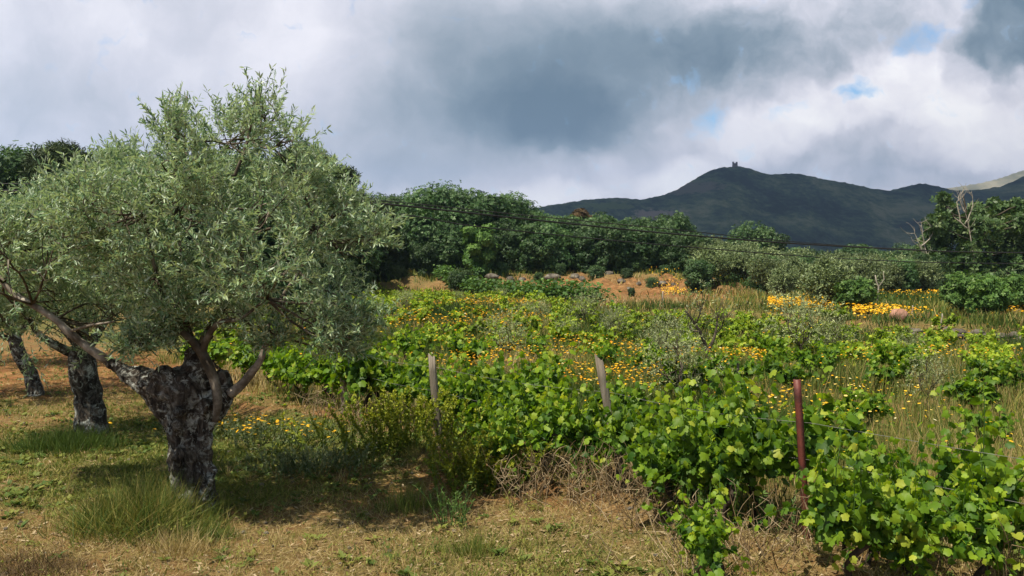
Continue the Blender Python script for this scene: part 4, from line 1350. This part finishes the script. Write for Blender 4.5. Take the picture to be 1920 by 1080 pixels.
# small orchard trees by the wall
orch = make_tree(470, 2.6, 1.5, n=1900, card=.22, trunk_r=.07, low=.32, puffs=13, mt='bush', name='fruit_tree')
for (px, py, s, lb) in ((1605, 586, .78, 'small dark round fruit tree standing alone left of the white trunk'), (1815, 594, 1.03, 'leftmost of the small fruit trees under the tall ash'),
                        (1852, 597, 1.0, 'middle one of the small fruit trees under the tall ash'), (1898, 594, .98, 'rightmost of the small fruit trees under the tall ash, at the photo edge')):
    x, y = gp(px, py)
    put(orch, x, y, s=s * y / 31 * .56, label=lb, group='small fruit trees by the stone wall', sink=.02)

# olive grove on the right
og = [make_olive(500 + i, 3.0, 1.3, 800, .17, .10, lmat='olive_far', per=10, wid=2.3, fork=.22, bark='bark', squat=.95, twl=.42) for i in range(3)]
grove = []
gq = np.random.default_rng(9)
for d, xs in ((47, range(1450, 1760, 46)), (54, range(1320, 1760, 42)), (63, range(1310, 1780, 38)), (74, range(1300, 1800, 36))):
    for px in xs:
        grove.append((px + gq.normal() * 8, d + gq.normal() * 1.5))
glab = []
for d_, xs in ((47, range(1450, 1760, 46)), (54, range(1320, 1760, 42)), (63, range(1310, 1780, 38)), (74, range(1300, 1800, 36))):
    for k_, _ in enumerate(xs):
        glab.append('grey green grove olive, ' + ORD[k_] + ' from the left in the ' + {47: 'front', 54: 'second', 63: 'third', 74: 'rearmost'}[d_] + ' line')
for i, (px, d) in enumerate(grove):
    x = (px - 960) / F * d
    put(og[i % 3], x, d, s=.58 + .14 * gq.random() + .009 * (d - 47), label=glab[i], group='olive trees of the grove')
for i_, (px, d) in enumerate(((1310, 52), (1440, 50), (1500, 58), (1585, 49), (1640, 56), (1690, 50), (1735, 54), (1375, 60), (1545, 66), (1420, 68), (1665, 68))):
    put(oaks[i_ % 4], (px - 960) / F * d, d, s=.27 + .08 * gq.random(), label='dark green oak shrub among the grove olives, ' + ['leftmost', 'below the pale oak', 'just right of the pale oak', 'left of the white trunk', 'by the white trunk', 'left of the ash', 'under the left limbs of the ash', 'at the rear left', 'at the rear centre', 'behind the pale oak', 'at the rear right'][i_], cat='shrub')
for px, py, s, lb in ((1548, 582, .62, 'small olive at the front left of the grove'), (1470, 565, .55, 'low dark olive bush at the edge of the yellow meadow')):
    x, y = gp(px, py); put(og[1], x, y, s=s, label=lb)

# olive saplings inside the vineyard
sap = [make_olive(520 + i, 1.3, .42, 150, .06, .018, name='olive_sapling', lmat='sapling', per=12, wid=1.25, fork=.28, bark='bark', sparse=True, squat=1.25, twl=.3) for i in range(3)]
sl = [(950, 690, 1.0, 'silvery olive sapling between the two wooden posts'), (1003, 612, .9, 'thin upright olive sapling in the middle distance'), (1150, 628, 1.25, 'broad grey olive sapling right of the vineyard centre'),
      (1100, 610, 1.2, 'grey olive sapling just left of the broad one'), (1255, 690, 1.15, 'olive sapling above the thin grey stake'), (1500, 640, 1.9, 'largest silvery young olive in the right of the vineyard'),
      (1560, 640, 1.25, 'young olive touching the largest one on its right'), (1740, 762, .8, 'small olive bush behind the front row on the right'), (940, 566, .9, 'small grey sapling beside the straight vine row'), (1060, 640, .7, 'low grey sapling among the lime green vines'),
      (1700, 655, .8, 'faint grey sapling near the right of the vineyard'), (760, 590, 1.0, 'grey sapling at the left edge of the vineyard beside the big olive crown'), (1230, 655, .9, 'grey sapling left of the bare forked tree'),
      (1275, 770, 1.1, 'thin olive sapling tied to the thin grey stake'), (860, 575, .7, 'tiny grey sapling in the far left of the vineyard')]
for i, (px, py, s, lb) in enumerate(sl):
    x, y = gp(px, py)
    put(sap[i % 3], x, y, s=s * .70, label=lb, cat='olive sapling', group='young olives in the vineyard', sink=.02)


# bare forked young tree
def bare_tree():
    x, y = gp(1328, 675); k = y / F; g = np.random.default_rng(66)
    t = empty('bare_tree', (x, y, hz(x, y))); tag(t, 'nearly leafless young tree with a dark forked trunk in the vineyard', 'tree')
    o = np.array([x, y, 0.0])

    def P(px, py, dd=0): return at(px, py, y + dd) - o
    gb = Geo(); gl = Geo(); tips = []
    for lst in ([(1328, 678, 5), (1326, 650, 4.5), (1324, 630, 4), (1312, 600, 3.2), (1298, 578, 2.4), (1285, 560, 1.4)], [(1325, 640, 3.5), (1338, 615, 2.8), (1344, 590, 2), (1345, 565, 1)],
                [(1312, 600, 2), (1300, 598, 1.4), (1288, 590, .8)], [(1304, 588, 1.6), (1312, 568, 1.2), (1318, 550, .7)], [(1340, 605, 1.5), (1352, 595, 1), (1358, 575, .7)]):
        q, r = smooth_path([P(a, b, g.normal() * .1) for a, b, c in lst], [c * k for *_, c in lst], 4); gb.tube(q, r, 6)
        for j in range(10):
            s = q[g.integers(len(q) // 2, len(q))]; e = s + np.array([g.normal() * .15, g.normal() * .15, .15 + .25 * g.random()])
            gb.tube(curve_pts(s, e, 4, .12, g), np.linspace(.006, .002, 4), 4); tips.append(e)
    tips = np.array(tips)
    olive_twigs(None, gl, tips, unit(len(tips), g) + [0, 0, .6], .2 * np.ones(len(tips)), 7, .06, g, wid=1.3)
    link('trunk', gb.mesh('trunk', M['bark'], True), t); link('crown', gl.mesh('crown', M['sapling']), t)


bare_tree()


# ------------------------------------------------------------------ rocks
def rock(seed, s, flat=.6):
    g = np.random.default_rng(seed)
    n, m = 10, 14
    th = np.linspace(0, math.pi, n)[:, None]; ph = np.linspace(0, 2 * math.pi, m, endpoint=False)[None]
    d = np.stack([np.sin(th) * np.cos(ph), np.sin(th) * np.sin(ph), np.cos(th) + 0 * ph], -1)
    q = np.round(d * 1.6 + g.random(3)) * .5
    r = .8 + .35 * vnoise(d[..., 0] * 2.1 + seed, d[..., 1] * 2.1 + d[..., 2] * 1.7 + seed)
    V = (d * r[..., None] * .8 + q * .5) * np.array([1, .75, flat]) * s
    G = Geo()
    i = np.arange(n - 1)[:, None] * m; j = np.arange(m)[None]; j2 = (j + 1) % m
    G.add(V.reshape(-1, 3), np.stack([i + j, i + m + j, i + m + j2, i + j2], -1).reshape(-1, 4))
    return G


rk = [(922, 524, 10, 'pale flat boulder at the left end of the bank'), (958, 526, 14, 'long grey boulder in the left part of the bank'), (980, 527, 10, 'dark boulder beside the long grey one'), (1035, 523, 13, 'wide grey boulder in the middle of the bank'),
      (1076, 521, 14, 'big slanting boulder in the middle of the bank'), (1090, 528, 9, 'boulder at the right foot of the slanting one'), (1142, 515, 11, 'rounded grey boulder at the top of the bank'), (1166, 528, 10, 'dark boulder below the rounded one'),
      (1198, 534, 8, 'small boulder right of the dark one'), (1238, 533, 9, 'boulder near the yellow end of the bank'), (1262, 535, 8, 'boulder second from the right end of the bank'), (1290, 534, 7, 'last boulder at the right end of the bank'),
      (1180, 544, 7, 'low pale stone on the bare slope'), (1120, 541, 6, 'little stone on the bare slope left of the pale one')]
for i, (px, py, w, lb) in enumerate(rk):
    # the bank rises: march along the sight line of the crest until it meets the ground
    r = ray(px, py); tt = np.linspace(30, 90, 400); zz = EYE + r[2] * tt - height(r[0] * tt, r[1] * tt)
    j = np.argmax(zz < 0) if (zz < 0).any() else 300
    x, y = r[0] * tt[j], r[1] * tt[j]
    s = w * .85 * y / F
    tag(link('boulder', rock(900 + i, s * (1.35 if i % 3 == 0 else .8), .45 + .2 * (i % 3)).mesh('boulder', M['rock']), loc=(x, y, hz(x, y) - s * .08), rz=i * 1.3), lb, 'boulder', 'boulders on the bank')
x, y = gp(1685, 598)
tag(link('stone_block', rock(950, .26, .8).mesh('stone_block', M['pink_rock']), loc=(x, y, hz(x, y) + .12)), 'pinkish stone block lying beside the dry stone wall', 'stone')


for i, (px, py, sc_, lb) in enumerate(((1010, 531, .10, 'tiny green bush on the bare bank, leftmost'), (1128, 522, .15, 'green bush behind the rounded boulder'), (1178, 529, .10, 'small green bush beside the dark boulder'), (1215, 534, .10, 'small green bush in the right part of the bank'),
                                        (940, 519, .14, 'low green bush on the crest above the long grey boulder'), (1060, 517, .13, 'low green bush on the crest left of the slanting boulder'), (1250, 528, .12, 'low green bush near the right end of the bank'), (870, 536, .22, 'grey green bush at the left foot of the bank'), (1160, 545, .08, 'tiny green bush low on the bare slope'))):
    x, y = (px - 960) / F * 56, 56 + (530 - py) * .4
    put(oaks[i % 4], x, y, s=sc_, label=lb, cat='bush')


def stone_wall():
    g = np.random.default_rng(31); G = Geo()
    a = np.array(gp(1662, 603)); b = np.array(gp(2080, 613))
    L_ = np.linalg.norm(b - a); u = (b - a) / L_
    n = int(L_ / .22)
    tm = rock(1, 1, 1)
    tv = np.concatenate(tm.v); tf = tm.f[0]
    P = []; S = []; Rr = []
    for lay in range(3):
        for k in range(n):
            if lay == 2 and g.random() < .45: continue
            p = a + u * (k * .22 + lay * .1 + g.normal() * .03)
            P.append((p[0], p[1] + g.normal() * .06, hz(*p) + .04 + lay * .125)); S.append((.15 * (.7 + .5 * g.random()), .14, .085 * (.7 + .5 * g.random())))
            an = g.normal() * .4; Rr.append([[math.cos(an), -math.sin(an), 0], [math.sin(an), math.cos(an), 0], [0, 0, 1]])
    G.stamp(tv, tf, np.array(P), np.array(Rr), np.array(S), g.random(len(P)))
    t = link('stone_wall', G.mesh('stone_wall', M['rock'])); tag(t, 'low tumbled dry stone wall between the vineyard and the yellow meadow', 'wall')


stone_wall()


# ------------------------------------------------------------------ cables
def cable(pts, r, lb):
    P = np.array([at(*p) for p in pts])
    q, _ = smooth_path(P, [r] * len(P), 8)
    G = Geo(); G.tube(q, [r] * len(q), 8)
    tag(link('power_cable', G.mesh('power_cable', M['cable'], True)), lb, 'cable', 'overhead cables')


cable([(-500, 350, 19), (-100, 357, 20), (350, 362, 21.5), (700, 381, 23), (960, 408, 25), (1290, 441, 28), (1600, 463, 32), (1920, 474, 37), (2500, 474, 46)], .026, 'thick black overhead cable sagging across the whole view')
cable([(-500, 425, 22), (350, 395, 24), (700, 397, 26), (890, 424, 27), (1100, 446, 29), (1290, 463, 31), (1600, 486, 35), (1920, 494, 41), (2500, 490, 50)], .019, 'thinner black cable hanging below the thick one')
cable([(-500, 340, 42), (350, 350, 46), (700, 375, 48), (1000, 405, 50), (1270, 431, 52), (1450, 450, 56), (1680, 466, 62), (1920, 470, 70), (2500, 465, 90)], .026, 'thinnest distant cable running beside the thick one')

# ------------------------------------------------------------------ flowers
def flowers():
    g = np.random.default_rng(44)
    gp_, gs = Geo(), Geo()
    N0 = 150000
    az = (g.random(N0) * 1.30 - .62); y = 6.5 + 32 * g.random(N0) ** 1.25; x = az * y
    s = side(x, y)
    dn = flower_density(x, y)
    acc = (g.random(N0) < dn * np.clip(y / 14, .45, 1.0) * .55) & (s > .8) & (x > left_limit(y) + .3)
    sc_ = (g.random(N0) < .012) & (s > .5) & (x > left_limit(y))
    k = acc | sc_
    x, y = x[k], y[k]
    n = len(x)
    z0 = height(x, y); h = .34 + .16 * g.random(n)
    lean = g.normal(size=(n, 2)) * .05
    P = np.stack([x + lean[:, 0], y + lean[:, 1], z0 + h], -1)
    up = np.array([0, 0, 1.]) + unit(n, g) * .35
    R = frames(unit(n, g) * [1, 1, .2], up)
    rr = (.010 + .012 * g.random(n)) * np.clip(y / 13, 1, 1.6)
    big = np.where(y > 26, .25, 0)
    rnd = np.clip(np.where(y < 10.4, .72, .42) + .2 * g.normal(size=n), 0, .9)
    rnd[g.random(n) < .03] = 1
    gp_.stamp(DAISY[0], DAISY[1], P, R, rr, rnd)
    m = y < 20
    D = np.stack([lean[:, 0], lean[:, 1], h], -1)[m]
    B = np.stack([x, y, z0], -1)[m]
    gs.stamp(BLADE[0] * [1, 1, 0], BLADE[1], B, frames(D, unit(m.sum(), g)), np.stack([np.full(m.sum(), .006), np.linalg.norm(D, axis=1), np.ones(m.sum())], -1), .2 + .2 * g.random(m.sum()))
    tag(link('wild_daisies', gp_.mesh('wild_daisies', M['petal'])), 'countless yellow and orange wild daisies among the vines', 'flowers', kind='stuff')
    tag(link('daisy_stems', gs.mesh('daisy_stems', M['grass'])), 'thin green stems under the wild daisies', 'flower stems', kind='stuff')
    print('flowers', n)


flowers()


def meadow():
    """yellow meadow strips beyond the vineyard"""
    g = np.random.default_rng(45)
    strips = [(1215, 1520, 541, 553, 5500), (1140, 1300, 513, 522, 1800), (1600, 2000, 586, 600, 3600), (1540, 2000, 552, 572, 3600), (1240, 1420, 550, 564, 2400), (1440, 1640, 576, 588, 2500), (1330, 1500, 520, 527, 2500)]
    G = Geo(); GG = Geo()
    for (x0, x1, y0, y1, n) in strips:
        a = np.array(gp(0, y0))[1]; b = np.array(gp(0, y1))[1]
        yy = b + (a - b) * np.clip(.5 + .24 * g.normal(size=n), -.25, 1.25); az = (x0 + (x1 - x0) * g.random(n) - 960) / F
        xx = az * yy
        e = fbm(xx * .25, yy * .12 + 3, 4)
        k = g.random(n) < np.clip((e - .40) * 4.5, 0, 1)
        xx, yy = xx[k], yy[k]; n = len(xx)
        P = np.stack([xx, yy, height(xx, yy) + .25 + .2 * g.random(n)], -1)
        hh_ = .12 + .33 * g.random(n) ** .7; P[:, 2] = height(xx, yy) + hh_
        G.stamp(DAISY[0], DAISY[1], P, frames(unit(n, g) * [1, 1, .3], np.array([0, -.25, 1.]) + unit(n, g) * .5), .028 + .025 * g.random(n), np.clip(.55 + .22 * g.normal(size=n), 0, .88))
    tag(link('yellow_meadow', G.mesh('yellow_meadow', M['petal'])), 'strips of dense golden flowers in the meadow behind the wall', 'flowers', kind='stuff')


meadow()


# ------------------------------------------------------------------ grass and weeds
def grass():
    g = np.random.default_rng(46)
    # 1. short grass and straw on the olive terrace and the front
    G = Geo()
    N0 = 420000
    y = 4.3 + 13 * g.random(N0) ** 1.6; az = g.random(N0) * 1.36 - .70; x = az * y
    s = side(x, y)
    keep = s < .5
    x, y, s = x[keep], y[keep], s[keep]
    gr_ = green_amount(x, y); n1 = fbm(x * 3, y * 3, 3)
    isg = g.random(len(x)) < gr_ * np.clip((n1 - .33) * 5, 0, 1)
    iss = (~isg) & (g.random(len(x)) < .5 * np.clip(.3 + dry_amount(x, y), 0, 1) * np.clip((fbm(x * 2.3 + 9, y * 2.3, 3) - .32) * 5, .05, 1))
    k = isg | iss; x, y, isg = x[k], y[k], isg[k]; n = len(x)
    P = np.stack([x, y, height(x, y) - .004], -1)
    D = np.where(isg[:, None], unit(n, g) * .8 + [0, 0, .8], unit(n, g) * [1, 1, .45] + [0, 0, .25])
    D[:, 2] = np.abs(D[:, 2])
    L_ = np.where(isg, .022 + .04 * g.random(n), .03 + .075 * g.random(n))
    W = np.where(isg, .005 + .004 * g.random(n), .0022 + .0015 * g.random(n)) * np.clip(y / 6, 1, 2)
    rnd = np.where(isg, .24 + .30 * g.random(n), .52 + .48 * g.random(n))
    G.stamp(BLADE[0], BLADE[1], P, frames(D, unit(n, g) + [0, 0, .4]), np.stack([W, L_, L_], -1), rnd)
    tag(link('short_grass', G.mesh('short_grass', M['grass'])), 'short green grass and dry straw covering the terrace under the olives', 'grass', kind='stuff')
    print('short', n)
    # 2. tall field weeds
    G = Geo()
    N0 = 330000
    y = 4.4 + 42 * g.random(N0) ** 1.55; az = g.random(N0) * 1.32 - .66; x = az * y
    s = side(x, y)
    k = (s > -.55) & (x > left_limit(y) - .4) & (y < far_limit(x, y) + 2)
    dn = fbm(x * .8 + 20, y * .8 + 3, 4)
    k &= g.random(N0) < np.clip((dn - .28) * 3.2, .1, 1) * np.where(s < .9, .8, 1)
    x, y, s, dn = x[k], y[k], s[k], dn[k]; n = len(x)
    P = np.stack([x, y, height(x, y) - .01], -1)
    D = unit(n, g) * .42 + [0, 0, 1.]
    tall = .16 + .30 * g.random(n) ** 1.3
    hue = fbm(x * .45 + 60, y * .45 + 7, 3)
    front = s < .55
    L_ = np.where(front, tall * .8, tall * np.clip(.55 + dn, .6, 1.2))
    W = (.0035 + .004 * g.random(n)) * np.clip(y / 7, 1, 5.5)
    rnd = np.clip(.34 + (hue - .5) * 1.5 + .2 * g.normal(size=n) + np.where(front, .26, 0) + np.where(y > 22, -.06, 0) - np.where(front, 0, .07), .05, 1)
    G.stamp(BLADE[0], BLADE[1], P, frames(D, unit(n, g)), np.stack([W, L_, L_], -1), rnd)
    tag(link('field_weeds', G.mesh('field_weeds', M['grass'])), 'tall green and straw coloured weeds growing between the vine rows', 'weeds', kind='stuff')
    print('weeds', n)
    # 3. small green ground plants: rosettes, both places
    G = Geo()
    N0 = 9000
    y = 4.4 + 16 * g.random(N0) ** 1.4; az = g.random(N0) * 1.32 - .66; x = az * y
    k = (g.random(N0) < np.clip(green_amount(x, y) + .04, 0, 1)) & (fbm(x * 1.5, y * 1.5 + 70, 3) > .45)
    x, y = x[k], y[k]; n = len(x); m = 9
    X = np.repeat(np.stack([x, y, height(x, y)], -1), m, 0)
    a = g.random(n * m) * 6.28
    D = np.stack([np.cos(a), np.sin(a), .15 + .6 * g.random(n * m)], -1)
    S = (.03 + .04 * g.random(n * m))
    G.stamp(DIA[0] * [.55, 1, .6], DIA[1], X + g.normal(size=X.shape) * [.015, .015, .004] + [0, 0, .01], frames(D, np.array([0, 0, 1.]) + unit(n * m, g) * .3), S, np.repeat(.15 + .32 * g.random(n), m))
    tag(link('ground_cover', G.mesh('ground_cover', M['grass'])), 'small leafy weeds creeping over the soil', 'ground cover', kind='stuff')
    # 4. meadow and rough grass beyond the vineyard
    G = Geo()
    N0 = 90000
    y = 26 + 66 * g.random(N0) ** 1.2; az = g.random(N0) * .95 - .22; x = az * y
    k = (y > far_limit(x, y)) & (g.random(N0) < np.clip((fbm(x * .3, y * .3, 3) - .3) * 3, .12, 1))
    bare = ell(x, y, 3.4, 48.5, 11, 12.5)
    k &= g.random(N0) > bare * .95
    x, y = x[k], y[k]; n = len(x)
    P = np.stack([x, y, height(x, y) - .02], -1)
    L_ = .2 + .3 * g.random(n)
    G.stamp(BLADE[0], BLADE[1], P, frames(unit(n, g) * .4 + [0, 0, 1.], unit(n, g)), np.stack([.03 + .05 * g.random(n), L_, L_], -1), np.clip(.36 + (fbm(x * .15 + 9, y * .15, 3) - .5) * 1.6 + .13 * g.normal(size=n), 0.05, 1))
    tag(link('rough_meadow', G.mesh('rough_meadow', M['grass'])), 'rough straw and olive coloured meadow grass beyond the vineyard', 'grass', kind='stuff')


grass()


# ------------------------------------------------------------------ single plants near the camera
def clump(name, px, py, rx, ry, n, hmin, hmax, w, r0, r1, label, cat, spread=.35, mt='grass', seed=0, scatter='g', tilt=(0, 0)):
    g = np.random.default_rng(seed + 70)
    x, y = gp(px, py); z = hz(x, y)
    t_ = g.normal(size=(n, 2)) * [rx, ry] * .5
    P = np.stack([t_[:, 0], t_[:, 1], height(x + t_[:, 0], y + t_[:, 1]) - z - .01], -1)
    D = unit(n, g) * spread + [tilt[0], tilt[1], 1.] + np.stack([t_[:, 0] / rx * .3, t_[:, 1] / ry * .3, 0 * t_[:, 0]], -1)
    L_ = (hmin + (hmax - hmin) * g.random(n)) * np.exp(-(t_[:, 0] / rx) ** 2 * .6)
    G = Geo(); G.stamp(BLADE[0], BLADE[1], P, frames(D, unit(n, g)), np.stack([np.full(n, w) * (.7 + .6 * g.random(n)), L_, L_], -1), np.clip(r0 + (r1 - r0) * g.random(n), 0, 1))
    o = link(name, G.mesh(name, M[mt]), loc=(x, y, z)); tag(o, label, cat)
    return o, x, y, z


clump('grass_clump', 268, 985, .50, .38, 4200, .08, .42, .0042, .10, .62, 'lush green grass clump at the left foot of the big olive trunk', 'grass clump', spread=.75, seed=1, tilt=(.1, 0))
clump('grass_clump', 345, 1030, .28, .16, 420, .08, .24, .003, .6, .95, 'dry straw coloured grass clump right in front of the big olive trunk', 'grass clump', spread=.6, seed=2)
clump('grass_clump', 385, 1000, .22, .14, 800, .05, .15, .004, .15, .4, 'small green tuft at the right foot of the big olive trunk', 'grass clump', spread=.6, seed=12)
clump('grass_clump', 130, 835, .6, .3, 2400, .10, .26, .006, .05, .33, 'shaded green clump at the foot of the second olive trunk', 'grass clump', spread=.5, seed=3)
clump('grass_clump', 765, 955, .22, .12, 420, .08, .30, .0035, .18, .5, 'upright tuft of tall grass on the lip beside the olive shadow', 'grass clump', spread=.3, seed=4)
clump('grass_clump', 880, 1040, .16, .1, 350, .05, .18, .0035, .2, .5, 'green tuft at the bottom edge below the bare soil lip', 'grass clump', spread=.4, seed=5)
clump('dry_weed', 60, 1072, .4, .2, 1500, .05, .14, .003, .0, .35, 'dark reddish brown dried weed patch in the lower left corner', 'dried weed', spread=.9, mt='straw', seed=6)


def stems_plant(name, px, py, rx, n, h, leafn, leafs, mt, label, cat, seed, tops=0, wid=.35, spread=.3, dry=False):
    """many thin stems carrying small leaves"""
    g = np.random.default_rng(seed)
    x, y = gp(px, py); z = hz(x, y)
    t = empty(name, (x, y, z)); tag(t, label, cat)
    gs, gl, gf = Geo(), Geo(), Geo()
    for k in range(n):
        b = np.array([g.normal() * rx[0] * .5, g.normal() * rx[1] * .5, 0]); b[2] = hz(x + b[0], y + b[1]) - z - .02
        hh = h * (.6 + .5 * g.random())
        e = b + np.array([g.normal() * spread * hh + b[0] * .25, g.normal() * spread * hh, hh])
        q = curve_pts(b, e, 6, .08, g); gs.tube(q, np.linspace(.0035, .0012, 6), 4, cap=False, rnd=float(g.random()))
        if dry:
            for j in range(4):
                s = q[2 + j % 4]; gs.tube(curve_pts(s, s + unit(1, g)[0] * .13 + [0, 0, .07], 4, .1, g), np.linspace(.0022, .001, 4), 4, cap=False, rnd=float(g.random()))
        if leafn:
            m = leafn; ti = g.random(m) ** .7; idx = ti * 4.99; i0 = idx.astype(int); f = (idx - i0)[:, None]
            P = q[i0] * (1 - f) + q[i0 + 1] * f
            D = unit(m, g) + (e - b) / hh * .7
            gl.stamp(DIA[0] * [wid, 1, .5], DIA[1], P, frames(D, np.array([0, 0, 1.]) + unit(m, g) * .5), leafs * (.6 + .7 * g.random(m)), np.clip(.3 + .5 * ti + .15 * g.normal(size=m), 0, 1))
        if tops and k < tops:
            gf.stamp(DAISY[0], DAISY[1], q[-1:], frames(unit(1, g) * [1, 1, .2], np.array([[0, 0, 1.]]) + unit(1, g) * .3), np.array([.017 + .006 * g.random()]), np.array([.35 + .35 * g.random()]))
    link('stems', gs.mesh('stems', M['straw' if dry else 'bush']), t)
    if gl.n: link('foliage', gl.mesh('foliage', M[mt]), t)
    if gf.n: link('flowers', gf.mesh('flowers', M['petal']), t)
    return t


stems_plant('flowering_weed', 500, 830, (.75, .35), 190, .24, 22, .035, 'sage', 'grey green weed patch topped with orange daisies right of the big olive trunk', 'flowering weed', 81, tops=110, wid=.25)
stems_plant('grey_green_shrub', 585, 885, (.42, .25), 150, .20, 26, .035, 'sage', 'low grey green leafy shrub on the ground between the trunk and the vines', 'shrub', 82, wid=.25, spread=.5)
stems_plant('yellow_green_shrub', 758, 852, (.75, .3), 110, .52, 90, .034, 'broom', 'tall yellow green shrub with tiny leaves left of the leaning post', 'shrub', 83, wid=.5, spread=.3)
stems_plant('yellow_green_shrub', 905, 918, (.40, .25), 85, .46, 80, .034, 'broom', 'lower yellow green shrub with tiny leaves before the bare dark vine trunk', 'shrub', 84, wid=.5, spread=.35)
stems_plant('dark_weed', 850, 985, (.15, .1), 22, .28, 20, .03, 'bush', 'slender dark green weed standing alone left of the dry brush', 'weed', 85, wid=.3)
stems_plant('dark_weed', 1370, 1000, (.35, .2), 60, .35, 26, .035, 'bush', 'dark green leafy weed in the shade left of the red post', 'weed', 86, wid=.35)
for i, (px, py, n, h, lb) in enumerate(((1290, 1075, 26, .38, 'bundle of dry branching stalks at the bottom edge left of the red post'), (1225, 990, 30, .36, 'dry brown stalks below the split wooden post'),
                                        (1090, 950, 34, .34, 'tangled dry brown brush in front of the bare dark vine trunk'), (1000, 935, 30, .34, 'dead brown brush under the front row left of the split post'),
                                        (1860, 1100, 16, .42, 'pale dry branching stalks in the lower right corner'), (1160, 960, 26, .30, 'russet dead weed at the foot of the split post'), (620, 800, 26, .35, 'dry brown brush at the foot of the vines right of the flowers'),
                                        (1420, 1060, 22, .34, 'dry grey stalks under the vine beside the red post'), (700, 830, 24, .30, 'brown twiggy brush left of the yellow green shrub'), (1560, 1070, 16, .3, 'dry stalks in front of the red post'))):
    stems_plant('dry_weed', px, py, (.30, .16), n, h, 0, .03, 'straw', lb, 'dried weed', 90 + i, dry=True, spread=.45)


# ------------------------------------------------------------------ air
def haze():
    m, N, L = mat('pale_air')
    v = N.new('ShaderNodeVolumePrincipled'); v.inputs['Color'].default_value = (.42, .60, .95, 1)
    v.inputs['Density'].default_value = HAZE; v.inputs['Anisotropy'].default_value = .2
    o = N.new('ShaderNodeOutputMaterial'); L.new(v.outputs[0], o.inputs['Volume'])
    G = Geo(); G.box((0, 0, 0), (1, 1, 1))
    ob = link('haze', G.mesh('haze', m)); ob.location = (0, 0, 206); ob.scale = (7600, 7600, 432)
    tag(ob, 'thin blue haze in the air in front of the mountains', 'haze', kind='stuff')


HAZE = 2.1e-4
haze()


# scattered single weeds on the front strip and the terrace
def front_weeds():
    g = np.random.default_rng(123)
    G = Geo(); GB = Geo()
    n = 900
    y = 4.4 + 6 * g.random(n) ** 1.3; az = -.62 + 1.15 * g.random(n); x = az * y
    k = (side(x, y) < .1) & (g.random(n) < np.where(az > -.1, .9, .45)); x, y = x[k], y[k]
    for a, b in zip(x, y):
        z = hz(a, b); h = .05 + .16 * g.random() ** 1.6; col = .18 + .75 * g.random() ** .9
        m = int(6 + 10 * g.random())
        D = unit(m, g) * .55 + [0, 0, 1.]
        GB.stamp(BLADE[0], BLADE[1], np.tile([a, b, z - .01], (m, 1)) + g.normal(size=(m, 3)) * [.015, .015, 0], frames(D, unit(m, g)), np.stack([np.full(m, .003), h * (.5 + .6 * g.random(m)), h * np.ones(m)], -1), np.full(m, col))
        if g.random() < .5:
            m = 14; t = g.random(m)
            P = np.array([a, b, z]) + np.stack([g.normal(size=m) * .02, g.normal(size=m) * .02, t * h * .8], -1)
            D = unit(m, g) + [0, 0, .4]
            G.stamp(DIA[0] * [.5, 1, .5], DIA[1], P, frames(D, np.array([0, 0, 1.]) + unit(m, g) * .4), .014 + .018 * g.random(m), np.full(m, min(col, .45)))
    tag(link('small_weeds', GB.mesh('small_weeds', M['grass'])), 'scattered small grass tufts on the dry soil in front of the vines', 'weeds', kind='stuff')
    tag(link('leafy_weeds', G.mesh('leafy_weeds', M['grass'])), 'scattered small leafy weeds on the dry soil in front of the vines', 'weeds', kind='stuff')


front_weeds()


def litter():
    """fallen leaves, twigs and pebbles on the bare soil"""
    g = np.random.default_rng(321); n = 9000
    y = 4.4 + 9 * g.random(n) ** 1.5; x = y * (-.66 + 1.25 * g.random(n)); k = side(x, y) < .3; x, y = x[k], y[k]; n = len(x)
    P = np.stack([x, y, height(x, y) + .006], -1)
    G = Geo(); G.stamp(OLV[0] * [1.3, 1, 1], OLV[1], P, frames(unit(n, g) * [1, 1, .15], np.array([0, 0, 1.]) + unit(n, g) * .3), .03 + .03 * g.random(n), g.random(n))
    tag(link('leaf_litter', G.mesh('leaf_litter', M['straw'])), 'dry fallen leaves lying on the soil', 'leaf litter', kind='stuff')
    tm = rock(3, 1, .7); tv = np.concatenate(tm.v); n = 420
    y = 4.5 + 7 * g.random(n) ** 1.4; x = y * (-.62 + 1.1 * g.random(n)); k = side(x, y) < -.2; x, y = x[k], y[k]; n = len(x)
    G = Geo(); G.stamp(tv, tm.f[0], np.stack([x, y, height(x, y)], -1), frames(unit(n, g) * [1, 1, .1], np.tile([0, 0, 1.], (n, 1))), .006 + .016 * g.random(n) ** 3, g.random(n))
    tag(link('pebbles', G.mesh('pebbles', M['rock'], True)), 'small pebbles scattered on the bare soil', 'pebbles', kind='stuff')


litter()
